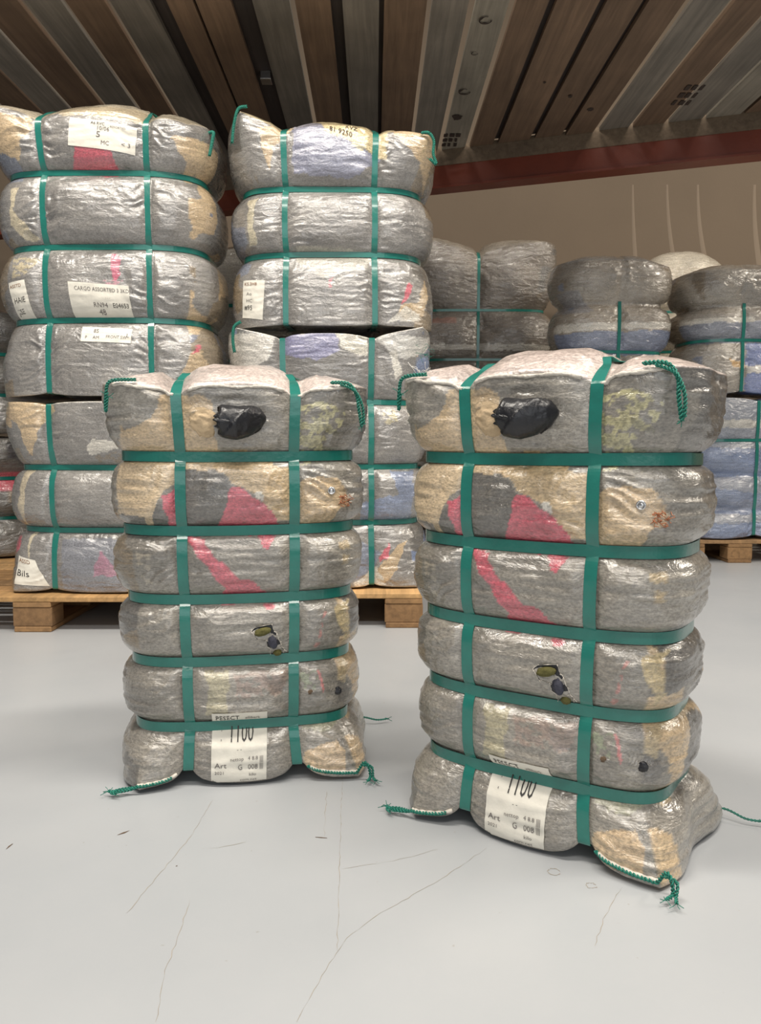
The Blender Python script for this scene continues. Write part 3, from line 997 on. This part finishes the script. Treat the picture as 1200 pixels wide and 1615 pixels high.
for (dx_, dy_, dz_, sx_, sy_, sz_, ro) in ((-0.024, -0.036, 0.012, 0.020, 0.010, 0.0060, 6), (-0.024, -0.040, 0.001, 0.021, 0.011, 0.0055, -8),
                                      (-0.023, -0.036, -0.010, 0.020, 0.010, 0.0060, -4), (-0.024, -0.026, 0.018, 0.017, 0.010, 0.005, 10)):
    lump('garment_fold', (bx + dx_, hy + dy_, bz + dz_), (sx_, sy_, sz_), M_BLACK, bag, int(dz_ * 1e4), 2, 0.10, R(ro), 48, 32)
tb_ = lump('tan_garment', (bx - 0.066, hy + 0.008, bz + 0.004), (0.030, 0.016, 0.036), M_TAN, root, 19, 5, 0.13, R(8), 64, 40)
tag(tb_, 'tan cloth bulging out beside the black garment')
# torn hole with olive and slate cloth
tq = Q((391, 984), (398, 978), (424, 974), (428, 986), (432, 990), (437, 1004), (440, 1014), (444, 1020), (441, 1030), (430, 1034), (421, 1026), (422, 1016), (416, 1012), (414, 1000), (400, 998))
tc_ = (sum(p[0] for p in tq) / len(tq), sum(p[1] for p in tq) / len(tq))
hv = [fb.hit(tc_[0], tc_[1], 0.001)] + [fb.hit(p[0], p[1], 0.001) for p in tq]
hole = mesh_obj('torn_hole', hv, [(0, i + 1, (i + 1) % len(tq) + 1) for i in range(len(tq))], M_BLACK, root, False)
x, z = q(409, 986); y = fb.hit(x, z, 0)[1]
lump('olive_cloth', (x, y - 0.001, z), (0.018, 0.008, 0.0085), M_OLIVE, hole, 3, 3, 0.10, R(12), 40, 24)
x, z = q(425, 1004); y = fb.hit(x, z, 0)[1]
lump('slate_cloth', (x, y - 0.001, z), (0.0095, 0.006, 0.015), M_SLATE, hole, 4, 4, 0.12, R(18), 40, 24)
x, z = q(433, 1024); y = fb.hit(x, z, 0)[1]
lump('olive_cloth', (x, y - 0.001, z), (0.0095, 0.007, 0.0075), M_OLIVE, hole, 6, 3, 0.12, R(0), 40, 24)
mb = MB()
rr = random.Random(5)
for i in range(len(tq)):
    a = tq[i]; b = tq[(i + 1) % len(tq)]
    pts = []
    for t in (0, 0.25, 0.5, 0.75, 1):
        pts.append(fb.hit(a[0] + (b[0] - a[0]) * t + rr.uniform(-.0008, .0008), a[1] + (b[1] - a[1]) * t + rr.uniform(-.0008, .0008), 0.0012))
    mb.tube(pts, [rr.uniform(0.0002, 0.0011) for _ in range(5)], 5)
for k in range(16):
    a = tq[rr.randrange(len(tq))]
    h = Vector(fb.hit(a[0], a[1], 0.001))
    mb.tube([h, h + Vector((rr.uniform(-.006, .006), -0.002, rr.uniform(-.008, .002)))], 0.0005, 4)
mb.build('frayed_edge', M_HEM, hole, True)
# small hole with black cloth, and the press stud
x, z = q(533, 1097); h = fb.hit(x, z, 0)
lump('black_cloth', (h[0], h[1] + 0.001, h[2]), (0.0085, 0.005, 0.0085), M_BLACK, root, 8, 4, 0.2, 0.4, 40, 24)
x, z = q(486, 1093); h = fb.hit(x, z, 0)
lump('brown_spot', (h[0], h[1] + 0.0016, h[2]), (0.006, 0.003, 0.005), M_STAIN, root, 8, 4, 0.2, 0.4, 24, 16)
x, z = q(524, 757); h = Vector(fb.hit(x, z, 0.002))
mb = MB()
ring = [h + Vector((0.0068 * math.cos(a), 0, 0.0068 * math.sin(a))) for a in np.linspace(0, 2 * math.pi, 25)]
mb.tube(ring, 0.0018, 8, False)
stud = mb.build('press_stud', M_METAL, root, True)
lump('stud_cap', (h.x, h.y + 0.001, h.z), (0.005, 0.0028, 0.005), M_METAL, stud, 1, 1, 0.02, 0, 24, 16)
x, z = q(547, 774)
mb = MB()
for k in range(26):
    a = (x + rr.uniform(-.012, .012), z + rr.uniform(-.012, .012))
    h = Vector(fb.hit(a[0], a[1], 0.001))
    mb.tube([h, h + Vector((rr.uniform(-.007, .007), -0.004, rr.uniform(-.006, .006))), h + Vector((rr.uniform(-.01, .01), -0.003, rr.uniform(-.01, .004)))], 0.0007, 4)
mb.build('frayed_threads', simple_mat('rust_thread', lin(176, 112, 78), 0.8), root, True)
mb = MB()
for k in range(12):
    h = Vector((-0.225 + rr.uniform(-.02, .02), -0.13 + rr.uniform(-.01, .01), fb.top - 0.045))
    d = Vector((rr.uniform(-.025, .025), rr.uniform(-.01, .01), rr.uniform(0.006, 0.026)))
    mb.tube([h, h + d * 0.6, h + d + Vector((rr.uniform(-.012, .012), 0, rr.uniform(-.010, 0.003)))], 0.0005, 4)
mb.build('frayed_threads', M_THREAD, root, True)
def corner(b, cx, cy, cz):
    p, _ = b.P(np.array([float(cx)]), np.array([float(cy)]), np.array([float(cz)]))
    return Vector((p[0, 0], p[0, 1], p[0, 2] - b.dropz))
c1 = corner(fb, 1, -1, 1); c2 = corner(fb, -1, -1, 1); c3 = corner(fb, -1, -1, -1); c4 = corner(fb, 1, -1, -1); c5 = corner(fb, 1, 1, -1)
V3 = Vector
rope([c1 + V3((-0.05, -0.012, 0.006)), c1 + V3((-0.012, -0.014, 0.004)), c1 + V3((0.006, -0.014, -0.02)), c1 + V3((0.010, -0.022, -0.05)), c1 + V3((0.016, -0.024, -0.088))], root, 0.0036, fray=5)
rope([c1 + V3((-0.03, -0.014, 0.003)), c1 + V3((0.002, -0.018, -0.012)), c1 + V3((0.018, -0.020, -0.045)), c1 + V3((0.020, -0.024, -0.082))], root, 0.0030, fray=4)
rope([c2 + V3((0.05, -0.012, 0.006)), c2 + V3((0.0, -0.014, 0.002)), c2 + V3((-0.010, -0.014, -0.025)), c2 + V3((-0.012, -0.012, -0.06)), c2 + V3((-0.008, -0.014, -0.03))], root, 0.0034, fray=4)
def seam(x0, x1, cz, n=9, out=0.004):
    u = np.linspace(x0, x1, n)
    p, n_ = fb.P(u, np.full(n, -1.0), np.full(n, cz))
    p[:, 2] -= fb.dropz
    return [V3((a[0] + b_[0] * out, a[1] + b_[1] * out, max(a[2], 0.006))) for a, b_ in zip(p, n_)]
for (x0, x1) in ((-0.58, -1.0), (0.58, 1.0)):
    pth = smooth_path(seam(x0, x1, -0.972, 14, 0.0015), 4)
    mb = MB()
    mb.tube(pth, [0.0036 + 0.0007 * math.sin(i * 0.6) for i in range(len(pth))], 7)
    mb.build('hem', M_HEM, root, True)
rope(seam(-0.62, -0.98, -0.975) + [c3 + V3((-0.016, -0.006, 0.006)), c3 + V3((-0.040, -0.012, 0.005)), c3 + V3((-0.062, -0.006, 0.005))], root, 0.0034, fray=6)
rope([c3 + V3((-0.006, -0.008, 0.010)), c3 + V3((-0.034, -0.002, 0.006)), c3 + V3((-0.056, -0.014, 0.005)), c3 + V3((-0.044, -0.022, 0.005))], root, 0.0028, fray=5)
rope(seam(0.56, 0.98, -0.975) + [c4 + V3((0.010, -0.008, 0.034)), c4 + V3((0.020, -0.014, 0.028)), c4 + V3((0.024, -0.018, 0.006)), c4 + V3((0.018, -0.034, 0.004))], root, 0.0032, fray=6)
rope([c4 + V3((0.008, -0.012, 0.030)), c4 + V3((0.028, -0.010, 0.024)), c4 + V3((0.030, -0.020, 0.005)), c4 + V3((0.034, -0.036, 0.004))], root, 0.0028, fray=5)
rope([c5 + V3((-0.03, -0.012, 0.01)), c5 + V3((0.008, -0.006, 0.012)), c5 + V3((0.045, -0.012, 0.005)), c5 + V3((0.075, -0.005, 0.004))], root, 0.0022, fray=4)
for zz, (ca, cb_) in ((0.004, (c4, c5)),):
    pass
tag(root, 'smaller looking bale on the floor at left, black garment poking out, before the pallets', 'bale', BALES)

root2 = copy_tree(root)
root2.location = (0.350, 1.515, 0)
root2.rotation_euler = (0, 0, R(-33))
tag(root2, 'nearest and largest clothing bale, turned to show its right side, on the floor at right', 'bale', BALES)


# ------------------------------------------------------------------ pallets
PW = [lin(186, 146, 96), lin(176, 136, 90), lin(196, 156, 106), lin(166, 130, 90)]
BW = [lin(158, 122, 82), lin(146, 112, 76), lin(168, 130, 88)]
def pallet(loc, Wd, Dp, label, bx, rz=0.0):
    rnd = random.Random(int(Wd * 100 + loc[0] * 10))
    r = empty('wooden_pallet', loc, rz)
    def part(name, *b):
        m = MB(); m.box(*b, col=rnd.choice(PW) if name == 'deck_board' else rnd.choice(BW), bev=0.003); return m.build(name, M_PALLET, r)
    nb = 7
    for i in range(nb):       # deck boards run along the width
        y0 = -Dp / 2 + i * (Dp - 0.1) / (nb - 1)
        part('deck_board', -Wd / 2, Wd / 2, y0, y0 + 0.1 + (0.02 if i in (0, nb - 1) else 0) * (1 if i == 0 else 0), 0.122, 0.144)
    for x in bx:
        part('bottom_board', x - 0.074, x + 0.074, -Dp / 2 + 0.002, Dp / 2, 0.0, 0.022)
        part('stringer', x - 0.076, x + 0.076, -Dp / 2 + 0.001, Dp / 2, 0.100, 0.1215)
        for y in (-Dp / 2, -0.06, Dp / 2 - 0.12):
            part('block', x - 0.078, x + 0.078, y + 0.004, y + 0.12, 0.0225, 0.0995)
    tag(r, label, 'pallet', 'wooden pallets')
    return r
pallet((-1.30, 3.47, 0), 1.34, 0.92, 'wooden pallet under the four and three row bale stack at the left edge', (-0.58, -0.09, 0.58))
pallet((-0.23, 3.54, 0), 0.80, 0.92, 'wooden pallet under the second stack, its right end block showing between the front bales', (-0.32, 0, 0.325))
pallet((2.44, 5.26, 0), 1.10, 0.92, 'wooden pallet under the blue bales at the right edge', (-0.47, -0.17, 0.46))
pallet((1.40, 5.28, 0), 0.86, 0.92, 'wooden pallet behind the nearest bale, carrying the middle rear stack', (-0.35, 0, 0.35))
pallet((0.68, 6.0, 0), 1.05, 0.46, 'wooden pallet at the back under the dark brown rear stack', (-0.44, 0, 0.44))


# ------------------------------------------------------------------ the two tall stacks on pallets
def stack_bale(b, loc, rz, mat, cell, paint, label, straps=True, hide=(), vstraps=True, width=0.021):
    r = empty('clothing_bale', loc, rz)
    b.body('sack', r, mat, cell, paint)
    if straps:
        if vstraps:
            for x in b.xs: b.strap_v(x, r, width=width + 0.003, off=0.003)
        for i, z in enumerate(b.zs):
            if i not in hide: b.strap_h(z, r, width=width)
    tag(r, label, 'bale', BALES)
    return r

def grid(cx, base, s=412.0):  # turns image pixels into metres on a stacked bale's front
    def g_(px, py):
        return ((px - cx - (py - 500) * 0.026) / s, (base - py) / s)
    return lambda *pts: [g_(*p) for p in pts]

PT = 0.1445
# left stack, lower bale (three rows)
G = grid(152, 942)
b = Bale(0.875, 0.62, 0.765, [0.250, 0.503], [-0.205, 0.205], A=0.055, k=0.5, n=3.6, p=2.6, q=0.66, dome=0.012, capT=0.012, capB=0.012, edge=0.74, seed=11, wr=1.2,
         ears={(-1, -1, 1): (-0.02, -0.02, 0.0, 0.2), (-1, -1, -1): (-0.03, -0.03, 0, 0.2)})
r = stack_bale(b, (-1.118, 3.36, PT), R(0), M_STACK, 0.0045, painter(SILVER, [
    (G((-20, 620), (75, 622), (84, 640), (60, 660), (40, 712), (25, 690), (22, 660), (-20, 640)), TANC),
    (G((20, 735), (40, 735), (28, 770), (26, 835), (14, 800)), lin(200, 186, 160)),
    (G((38, 838), (46, 838), (36, 860), (34, 885), (28, 860)), lin(206, 194, 168)),
    (G((135, 695), (150, 686), (200, 690), (200, 700), (160, 706), (140, 712)), PALE),
    (G((150, 712), (200, 705), (200, 725), (150, 725)), BROWN, 0.9, 0.7),
    (G((158, 868), (192, 905), (192, 911), (146, 911)), lin(210, 106, 130)),
    (G((90, 850), (200, 850), (200, 942), (95, 942)), SLATE, 0.6)],
    [TANC, DGREY, REDC, BROWN], top=PALE, seed=31), 'lower of the left stack, silver three row bale on the pallet with a pink triangle')
b.label(G((12, 880), (46, 886), (70, 930), (10, 926)), r, [('ASSD', 0.08, 0.2, 0.022, 1.0, M_BROWNINK), ('Bils', 0.04, 0.68, 0.034, 0.9, M_INK)])
s1_top = b.top + PT
# left stack, upper bale (four rows)
G = grid(152, 622)
H1 = 1.09
b = Bale(0.90, 0.62, H1, [0.300, 0.585, 0.868], [-0.205, 0.205], A=0.056, k=0.5, n=3.6, p=2.6, q=0.66, dome=0.095, capT=0.03, capB=0.014, edge=0.90, edgeB=0.70, seed=12, wr=1.2,
         ears={(-1, -1, 1): (-0.06, -0.03, 0.03, 0.26), (1, -1, 1): (0.02, -0.03, -0.04, 0.26), (1, 1, 1): (0.03, 0.03, 0, 0.22)})
r = stack_bale(b, (-1.118, 3.37, s1_top - 0.002), R(0.5), M_STACK, 0.0045, painter(SILVER, [
    (G((-20, 172), (45, 180), (50, 195), (34, 215), (26, 245), (15, 240), (-20, 235)), TANC),
    (G((-20, 225), (18, 240), (30, 275), (-20, 275)), SLATE),
    (G((90, 150), (222, 160), (232, 190), (190, 186), (90, 176)), lin(196, 180, 152)),
    (G((120, 225), (175, 226), (184, 268), (108, 268)), REDC),
    (G((270, 208), (348, 204), (330, 240), (322, 278), (312, 298), (300, 258)), TANC),
    (G((10, 285), (24, 286), (14, 320), (40, 350), (58, 368), (30, 368), (8, 340)), lin(198, 186, 160)),
    (G((175, 392), (192, 396), (190, 425), (180, 440), (176, 415)), lin(206, 112, 132)),
    (G((165, 435), (195, 435), (195, 455), (165, 455)), lin(206, 150, 160), 0.7, 0.3),
    (G((10, 395), (60, 395), (40, 420), (12, 430)), lin(196, 182, 150), 0.8, 0.4),
    (G((300, 545), (312, 538), (324, 560), (330, 590), (285, 590)), TANC),
    (G((306, 532), (314, 530), (310, 545), (302, 548)), REDC)],
    [TANC, DGREY, SLATE, BROWN], top=lin(190, 178, 156), seed=32), 'upper four row bale of the left stack, white labels and pink patch up top')
b.label(G((112, 182), (217, 196), (213, 238), (109, 225)), r, [
    ('A6 RVC', 0.33, 0.16, 0.016, 1.0, M_INK), ('ASSORTED', 0.62, 0.20, 0.012, 1.0, M_GREYINK), ('10/06', 0.42, 0.34, 0.022, 1.0, M_GREYINK),
    ('5', 0.42, 0.60, 0.032, 1.2, M_GREYINK), ('MC', 0.50, 0.84, 0.022, 1.0, M_GREYINK), ('< 3', 0.80, 0.80, 0.022, 1.2, M_GREYINK)])
b.label(G((108, 437), (204, 443), (208, 496), (112, 494)), r, [
    ('CARGO ASSORTED 3 3KDN', 0.10, 0.22, 0.022, 0.82, M_GREYINK), ('- - -', 0.6, 0.42, 0.012, 1, M_GREYINK), ('RN94', 0.38, 0.66, 0.026, 0.9, M_GREYINK),
    ('48', 0.45, 0.86, 0.030, 0.9, M_GREYINK), ('E04653', 0.70, 0.66, 0.026, 0.8, M_INK)])
b.label(G((126, 506), (208, 510), (206, 534), (126, 531)), r, [
    ('85', 0.24, 0.38, 0.022, 1, M_GREYINK), ('AM', 0.24, 0.80, 0.018, 1, M_GREYINK), ('FRONT SW', 0.5, 0.72, 0.018, 0.9, M_GREYINK), ('P', 0.08, 0.80, 0.018, 1, M_GREYINK), ('L', 0.9, 0.6, 0.022, 1, M_GREYINK)])
b.label(G((4, 436), (34, 432), (46, 494), (14, 497)), r, [('ASSTD', 0.05, 0.16, 0.018, 1.0, M_BROWNINK), ('HAIE', 0.12, 0.55, 0.030, 0.8, M_INK), ('JISE', 0.15, 0.82, 0.026, 0.8, M_INK)])
c = corner(b, 1, -1, 1)
rope([c + V3((0.05, 0.10, 0.0)), c + V3((0.085, 0.08, 0.0)), c + V3((0.085, 0.06, -0.04)), c + V3((0.075, 0.05, -0.10))], r, 0.006, fray=3)

# second stack, lower bale (four rows)
G = grid(515, 940, 402)
b = Bale(0.86, 0.62, 1.045, [0.270, 0.505, 0.770], [-0.183, 0.180], A=0.05, k=0.5, n=3.6, p=2.6, q=0.66, dome=0.015, capT=0.02, capB=0.012, edge=0.74, seed=13, wr=1.2,
         ears={(-1, -1, 1): (-0.03, -0.03, 0.025, 0.2), (1, -1, 1): (0.05, -0.03, 0.03, 0.24), (1, -1, -1): (0.03, -0.03, 0, 0.2)})
r = stack_bale(b, (-0.222, 3.46, PT), R(1), M_STACK, 0.0045, painter(SILVER, [
    (G((340, 515), (430, 520), (420, 560), (385, 580), (340, 560)), lin(206, 200, 190)),
    (G((440, 520), (530, 515), (538, 545), (500, 560), (446, 552)), lin(140, 138, 168)),
    (G((525, 512), (582, 520), (582, 552), (545, 545)), lin(210, 204, 190)),
    (G((585, 520), (690, 520), (680, 545), (640, 560), (620, 545)), lin(206, 202, 194)),
    (G((618, 545), (628, 542), (640, 582), (628, 590)), PALE),
    (G((605, 640), (630, 638), (636, 660), (618, 664)), lin(196, 184, 148), 0.8, 0.3),
    (G((625, 742), (665, 742), (665, 832), (575, 830), (578, 795), (640, 780)), BLUE, 0.75),
    (G((626, 862), (628, 885), (612, 895), (608, 890)), REDC),
    (G((645, 865), (655, 860), (640, 910), (620, 930), (608, 905)), TANC),
    (G((570, 930), (605, 900), (622, 932), (600, 940), (575, 940)), PALE),
    (G((570, 850), (612, 880), (600, 905), (570, 925)), BLUE, 0.5)],
    [TANC, DGREY, SLATE, BLUE], top=PALE, seed=33), 'lower bale of the second stack on the pallet, mostly hidden behind the smaller front bale')
c = corner(b, -1, -1, 1)
rope([c + V3((0.02, -0.02, 0.02)), c + V3((-0.006, -0.02, 0.0)), c + V3((-0.012, -0.02, -0.05)), c + V3((-0.006, -0.022, -0.10))], r, 0.006, fray=3)
c = corner(b, 1, -1, 1)
mb = MB()
for k in range(12):
    h = c + V3((rr.uniform(-.02, .03), -0.01, rr.uniform(-0.12, -0.07)))
    mb.tube([h, h + V3((rr.uniform(-.02, .03), -.01, rr.uniform(-.02, .01))), h + V3((rr.uniform(-.02, .045), -.01, rr.uniform(-.035, .005)))], 0.0007, 4)
mb.build('frayed_threads', M_ROPE, r, True)
s2_top = b.top + PT
# second stack, upper bale (three rows)
G = grid(515, 525, 402)
b = Bale(0.86, 0.62, 0.785, [0.290, 0.548], [-0.183, 0.180], A=0.055, k=0.5, n=3.6, p=2.6, q=0.66, dome=0.075, capT=0.03, capB=0.010, edge=0.90, edgeB=0.70, seed=14, wr=1.2,
         ears={(-1, -1, 1): (-0.03, -0.03, 0.06, 0.26), (1, -1, 1): (0.07, -0.03, -0.025, 0.24), (-1, 1, 1): (-0.04, 0.03, 0.02, 0.2), (1, -1, -1): (0.0, -0.02, 0.0, 0.2)})
r = stack_bale(b, (-0.207, 3.46, s2_top + 0.004), R(1), M_STACK, 0.0045, painter(SILVER, [
    (G((390, 210), (448, 206), (440, 220), (420, 240), (412, 275), (402, 250), (398, 225)), TANC),
    (G((448, 180), (506, 200), (545, 226), (590, 254), (590, 262), (540, 290), (450, 280)), lin(148, 150, 172), 0.8),
    (G((484, 180), (600, 185), (600, 262), (560, 242), (500, 216)), lin(208, 190, 150)),
    (G((545, 232), (566, 238), (562, 248), (542, 242)), lin(216, 206, 176)),
    (G((605, 210), (700, 215), (690, 240), (672, 258), (664, 300), (655, 260), (612, 222)), TANC),
    (G((376, 318), (394, 316), (386, 350), (392, 392), (380, 392), (376, 350)), lin(196, 186, 162)),
    (G((640, 452), (648, 455), (645, 475), (632, 488), (634, 470)), REDC),
    (G((512, 445), (517, 445), (517, 462), (511, 462)), REDC, 0.7),
    (G((668, 440), (676, 470), (668, 500), (640, 510), (622, 505), (628, 490), (660, 480)), TANC),
    (G((618, 505), (640, 490), (660, 500), (660, 515), (608, 515)), PALE, 0.8),
    (G((455, 395), (580, 400), (575, 430), (500, 445), (460, 420)), lin(192, 186, 172), 0.6)],
    [TANC, DGREY, SLATE, BROWN], top=lin(200, 184, 150), seed=34), 'upper bale of the second stack, three rows with pointed corners and writing on top')
b.label(G((369, 446), (407, 449), (404, 512), (368, 506)), r, [('K5.3H8', 0.06, 0.14, 0.018, 1.0, M_BROWNINK), ('Ao', 0.18, 0.40, 0.018, 1.1, M_GREYINK),
                                                        ('HC', 0.18, 0.58, 0.018, 1.1, M_GREYINK), ('#95', 0.10, 0.78, 0.026, 0.9, M_INK)])
TLq, TRq, BRq, BLq = [np.array(p_) for p_ in G((500, 200), (590, 226), (586, 248), (500, 220))]
at_ = lambda u, v: TLq * (1 - u) * (1 - v) + TRq * u * (1 - v) + BRq * u * v + BLq * (1 - u) * v
b.texts([('KVZ', 0.36, 0.12, 0.024, 1.1, M_MARK), ('81 9250', 0.08, 0.72, 0.030, 1.0, M_MARK)], r, at_, 0.232, 0.05, 0.003)
c = corner(b, 1, -1, 1)
rope([c + V3((-0.03, -0.02, 0.0)), c + V3((0.0, -0.02, 0.0)), c + V3((0.02, -0.02, -0.03)), c + V3((0.018, -0.02, -0.08)), c + V3((0.03, -0.022, -0.12)), c + V3((0.006, -0.02, -0.1))], r, 0.0055, fray=3)
c = corner(b, -1, -1, 1)
rope([c + V3((0.03, -0.02, 0.01)), c + V3((-0.004, -0.02, 0.0)), c + V3((-0.022, -0.02, -0.06)), c + V3((-0.03, -0.022, -0.13))], r, 0.0055, fray=3)


# ------------------------------------------------------------------ bales behind
def hgrid(cx, base, s):  # same for the rear bales: image pixels to metres on the front
    return lambda *pts: [((px - cx) / s, (base - py) / s) for px, py in pts]

# right edge stack: lower bale (four blue rows), upper bale
G = hgrid(1160, 850, 252)
b = Bale(0.80, 0.60, 0.885, [0.185, 0.405, 0.62], [0.02], A=0.062, k=0.12, n=3.2, dome=0.01, capT=0.02, capB=0.02, edge=0.8, seed=21, wr=1.6)
stack_bale(b, (2.33, 5.10, PT), R(6), M_BACK, 0.008, painter(lin(150, 154, 164), [
    (G((1040, 700), (1280, 712), (1280, 752), (1040, 748)), BLUE), (G((1040, 800), (1280, 770), (1280, 800), (1040, 806)), PALE, 0.6),
    (G((1040, 660), (1180, 660), (1180, 672), (1040, 672)), PALE, 0.8), (G((1040, 760), (1280, 790), (1280, 812), (1040, 808)), BLUE, 0.8),
    (G((1040, 825), (1280, 820), (1280, 850), (1040, 850)), BLUE, 0.9), (G((1176, 625), (1280, 625), (1280, 690), (1176, 690)), lin(126, 138, 168), 0.8)],
    [BLUE, PALE, SLATE], seed=51), 'blue and grey bale low on the right edge pallet, partly behind the nearest bale', hide=(0, 1), width=0.018)
t0 = b.top + PT
G = hgrid(1160, 628, 252)
b = Bale(0.82, 0.60, 0.76, [0.335, 0.545], [-0.06], A=0.065, k=0.12, n=3.0, dome=0.07, capT=0.02, capB=0.02, edge=0.86, seed=22, wr=1.8, merge_top=True)
stack_bale(b, (2.31, 5.12, t0 - 0.002), R(4), M_BACK, 0.008, painter(lin(160, 152, 140), [
    (G((1050, 512), (1280, 512), (1280, 545), (1050, 545)), SLATE), (G((1050, 508), (1160, 505), (1160, 513), (1050, 516)), PALE, 0.9),
    (G((1150, 545), (1280, 545), (1280, 630), (1150, 630)), lin(112, 126, 170)), (G((1150, 580), (1280, 580), (1280, 592), (1150, 592)), PALE, 0.9),
    (G((1120, 570), (1150, 575), (1150, 585), (1125, 582)), lin(190, 150, 90))],
    [SLATE, BROWN], top=lin(170, 162, 150), seed=52), 'upper bale at the right edge, shiny top with a creased centre over blue cloth', hide=(1,), width=0.018)

# middle rear stack
G = hgrid(970, 850, 252)
b = Bale(0.78, 0.46, 0.80, [0.2, 0.4, 0.6], [0.0], A=0.062, k=0.12, n=3.2, dome=0.01, edge=0.8, seed=23, wr=1.6)
stack_bale(b, (1.45, 5.08, PT), R(2), M_BACK, 0.010, painter(SLATE, [], [BLUE, PALE, BROWN], seed=53), 'lower bale of the middle rear stack, hidden behind the nearest bale', width=0.018)
t0 = b.top + PT
G = hgrid(967, 640, 252)
b = Bale(0.77, 0.48, 0.90, [0.12, 0.345, 0.64], [0.01], A=0.065, k=0.12, n=3.0, dome=0.05, capT=0.01, edge=0.86, seed=24, wr=1.8, merge_top=True,
         ears={(1, -1, 1): (0.0, 0, -0.03, 0.25)})
stack_bale(b, (1.475, 5.06, t0 + 0.002), R(2), M_BACK, 0.008, painter(lin(158, 148, 134), [
    (G((860, 522), (1070, 516), (1070, 556), (860, 556)), lin(122, 130, 152)), (G((860, 508), (1070, 504), (1070, 513), (860, 520)), PALE, 0.9),
    (G((860, 460), (900, 455), (930, 490), (860, 490)), SLATE, 0.5)],
    [BROWN, SLATE], top=lin(150, 144, 136), seed=54), 'rear bale seen above the nearest bale, shiny bulging top and slate blue lower row', hide=(2,), width=0.018)

# dark brown rear stack behind the second stack
b = Bale(1.08, 0.44, 0.86, [0.2, 0.42, 0.64], [-0.02], A=0.06, k=0.15, n=3.0, dome=0.01, edge=0.8, seed=25, wr=1.6)
stack_bale(b, (0.73, 5.98, PT), 0, M_BACK, 0.012, painter(BROWN, [], [DGREY, PALE], seed=55), 'lower bale of the dark brown rear stack, hidden behind others', width=0.018)
t0 = b.top + PT
G = hgrid(760, 610, 215)
b = Bale(1.12, 0.44, 1.17, [0.34, 0.70], [-0.02], A=0.08, k=0.10, n=3.0, dome=0.07, capT=0.10, edge=0.88, seed=26, wr=2.0,
         ears={(1, -1, 1): (0.06, -0.03, 0.01, 0.3), (-1, -1, 1): (-0.04, -0.02, 0.06, 0.25)})
stack_bale(b, (0.74, 5.90, t0 - 0.002), 0, M_BACK, 0.009, painter(lin(126, 116, 104), [
    (G((640, 512), (900, 512), (900, 522), (640, 520)), PALE, 0.8), (G((680, 472), (720, 470), (720, 480), (680, 480)), lin(160, 110, 90), 0.7)],
    [DGREY, BROWN], top=lin(150, 140, 126), seed=56), 'darker brownish rear bale with two rounded shoulders, right of the second stack', width=0.018)

# bale at the very back between the middle and right rear stacks
pallet((2.32, 6.16, 0), 0.86, 0.6, 'wooden pallet at the back wall behind the right rear stacks', (-0.35, 0, 0.35))
b = Bale(0.74, 0.5, 0.98, [0.3, 0.6], [0.0], A=0.05, k=0.4, n=3.0, dome=0.01, edge=0.8, seed=27, wr=1.6)
stack_bale(b, (2.33, 6.12, PT), 0, M_BACK, 0.014, painter(BROWN, [], [DGREY, PALE], seed=57), 'lower bale against the back wall, hidden behind the right rear stacks', width=0.018)
t0 = b.top + PT
b = Bale(0.74, 0.5, 0.93, [0.3, 0.6], [], A=0.06, k=0.4, n=2.6, dome=0.16, capT=0.0, edge=0.9, seed=28, wr=2.0)
stack_bale(b, (2.33, 6.12, t0 - 0.002), 0, M_BACK, 0.010, painter(lin(196, 184, 164), [], [PALE, TANC], top=lin(206, 196, 178), seed=58),
           'pale plastic covered bale peeking over the gap between the two right rear stacks', straps=True, width=0.018)

# dim bales behind the left stacks
pallet((-2.28, 4.30, 0), 0.9, 0.7, 'wooden pallet in the dark behind the left edge', (-0.36, 0, 0.36))
b = Bale(0.86, 0.60, 0.62, [0.2, 0.41], [0.0], A=0.06, k=0.15, n=3.0, dome=0.01, edge=0.8, seed=41, wr=1.8)
stack_bale(b, (-2.29, 4.26, PT), 0, M_BACK, 0.012, painter(DGREY, [([(0.25, 0.36), (0.5, 0.36), (0.5, 0.46), (0.25, 0.46)], REDC)], [BROWN, CHAR], seed=61), 'dim lower bale behind the left edge of the left stack', width=0.018)
t0 = b.top + PT
b = Bale(0.86, 0.60, 0.62, [0.2, 0.41], [0.0], A=0.06, k=0.15, n=3.0, dome=0.05, edge=0.84, seed=42, wr=1.8)
stack_bale(b, (-2.29, 4.26, t0 - 0.002), 0, M_BACK, 0.012, painter(DGREY, [], [BROWN, CHAR], seed=62), 'dim upper bale behind the left edge of the left stack', width=0.018)
pallet((-0.92, 4.55, 0), 0.9, 0.7, 'wooden pallet in the dark behind the gap between the two tall stacks', (-0.36, 0, 0.36))
b = Bale(0.80, 0.60, 0.72, [0.24, 0.48], [0.0], A=0.06, k=0.15, n=3.0, dome=0.01, edge=0.8, seed=43, wr=1.8)
stack_bale(b, (-0.90, 4.50, PT), 0, M_BACK, 0.012, painter(SLATE, [], [BROWN, CHAR], seed=63), 'lower bale glimpsed in the gap between the two tall stacks', width=0.018)
t0 = b.top + PT
b = Bale(0.80, 0.60, 0.90, [0.3, 0.6], [0.0], A=0.06, k=0.15, n=3.0, dome=0.05, edge=0.84, seed=44, wr=1.8)
stack_bale(b, (-0.90, 4.50, t0 - 0.002), 0, M_BACK, 0.012, painter(lin(190, 182, 168), [], [BROWN, PALE], seed=64), 'upper pale bale glimpsed in the gap between the two tall stacks', width=0.018)
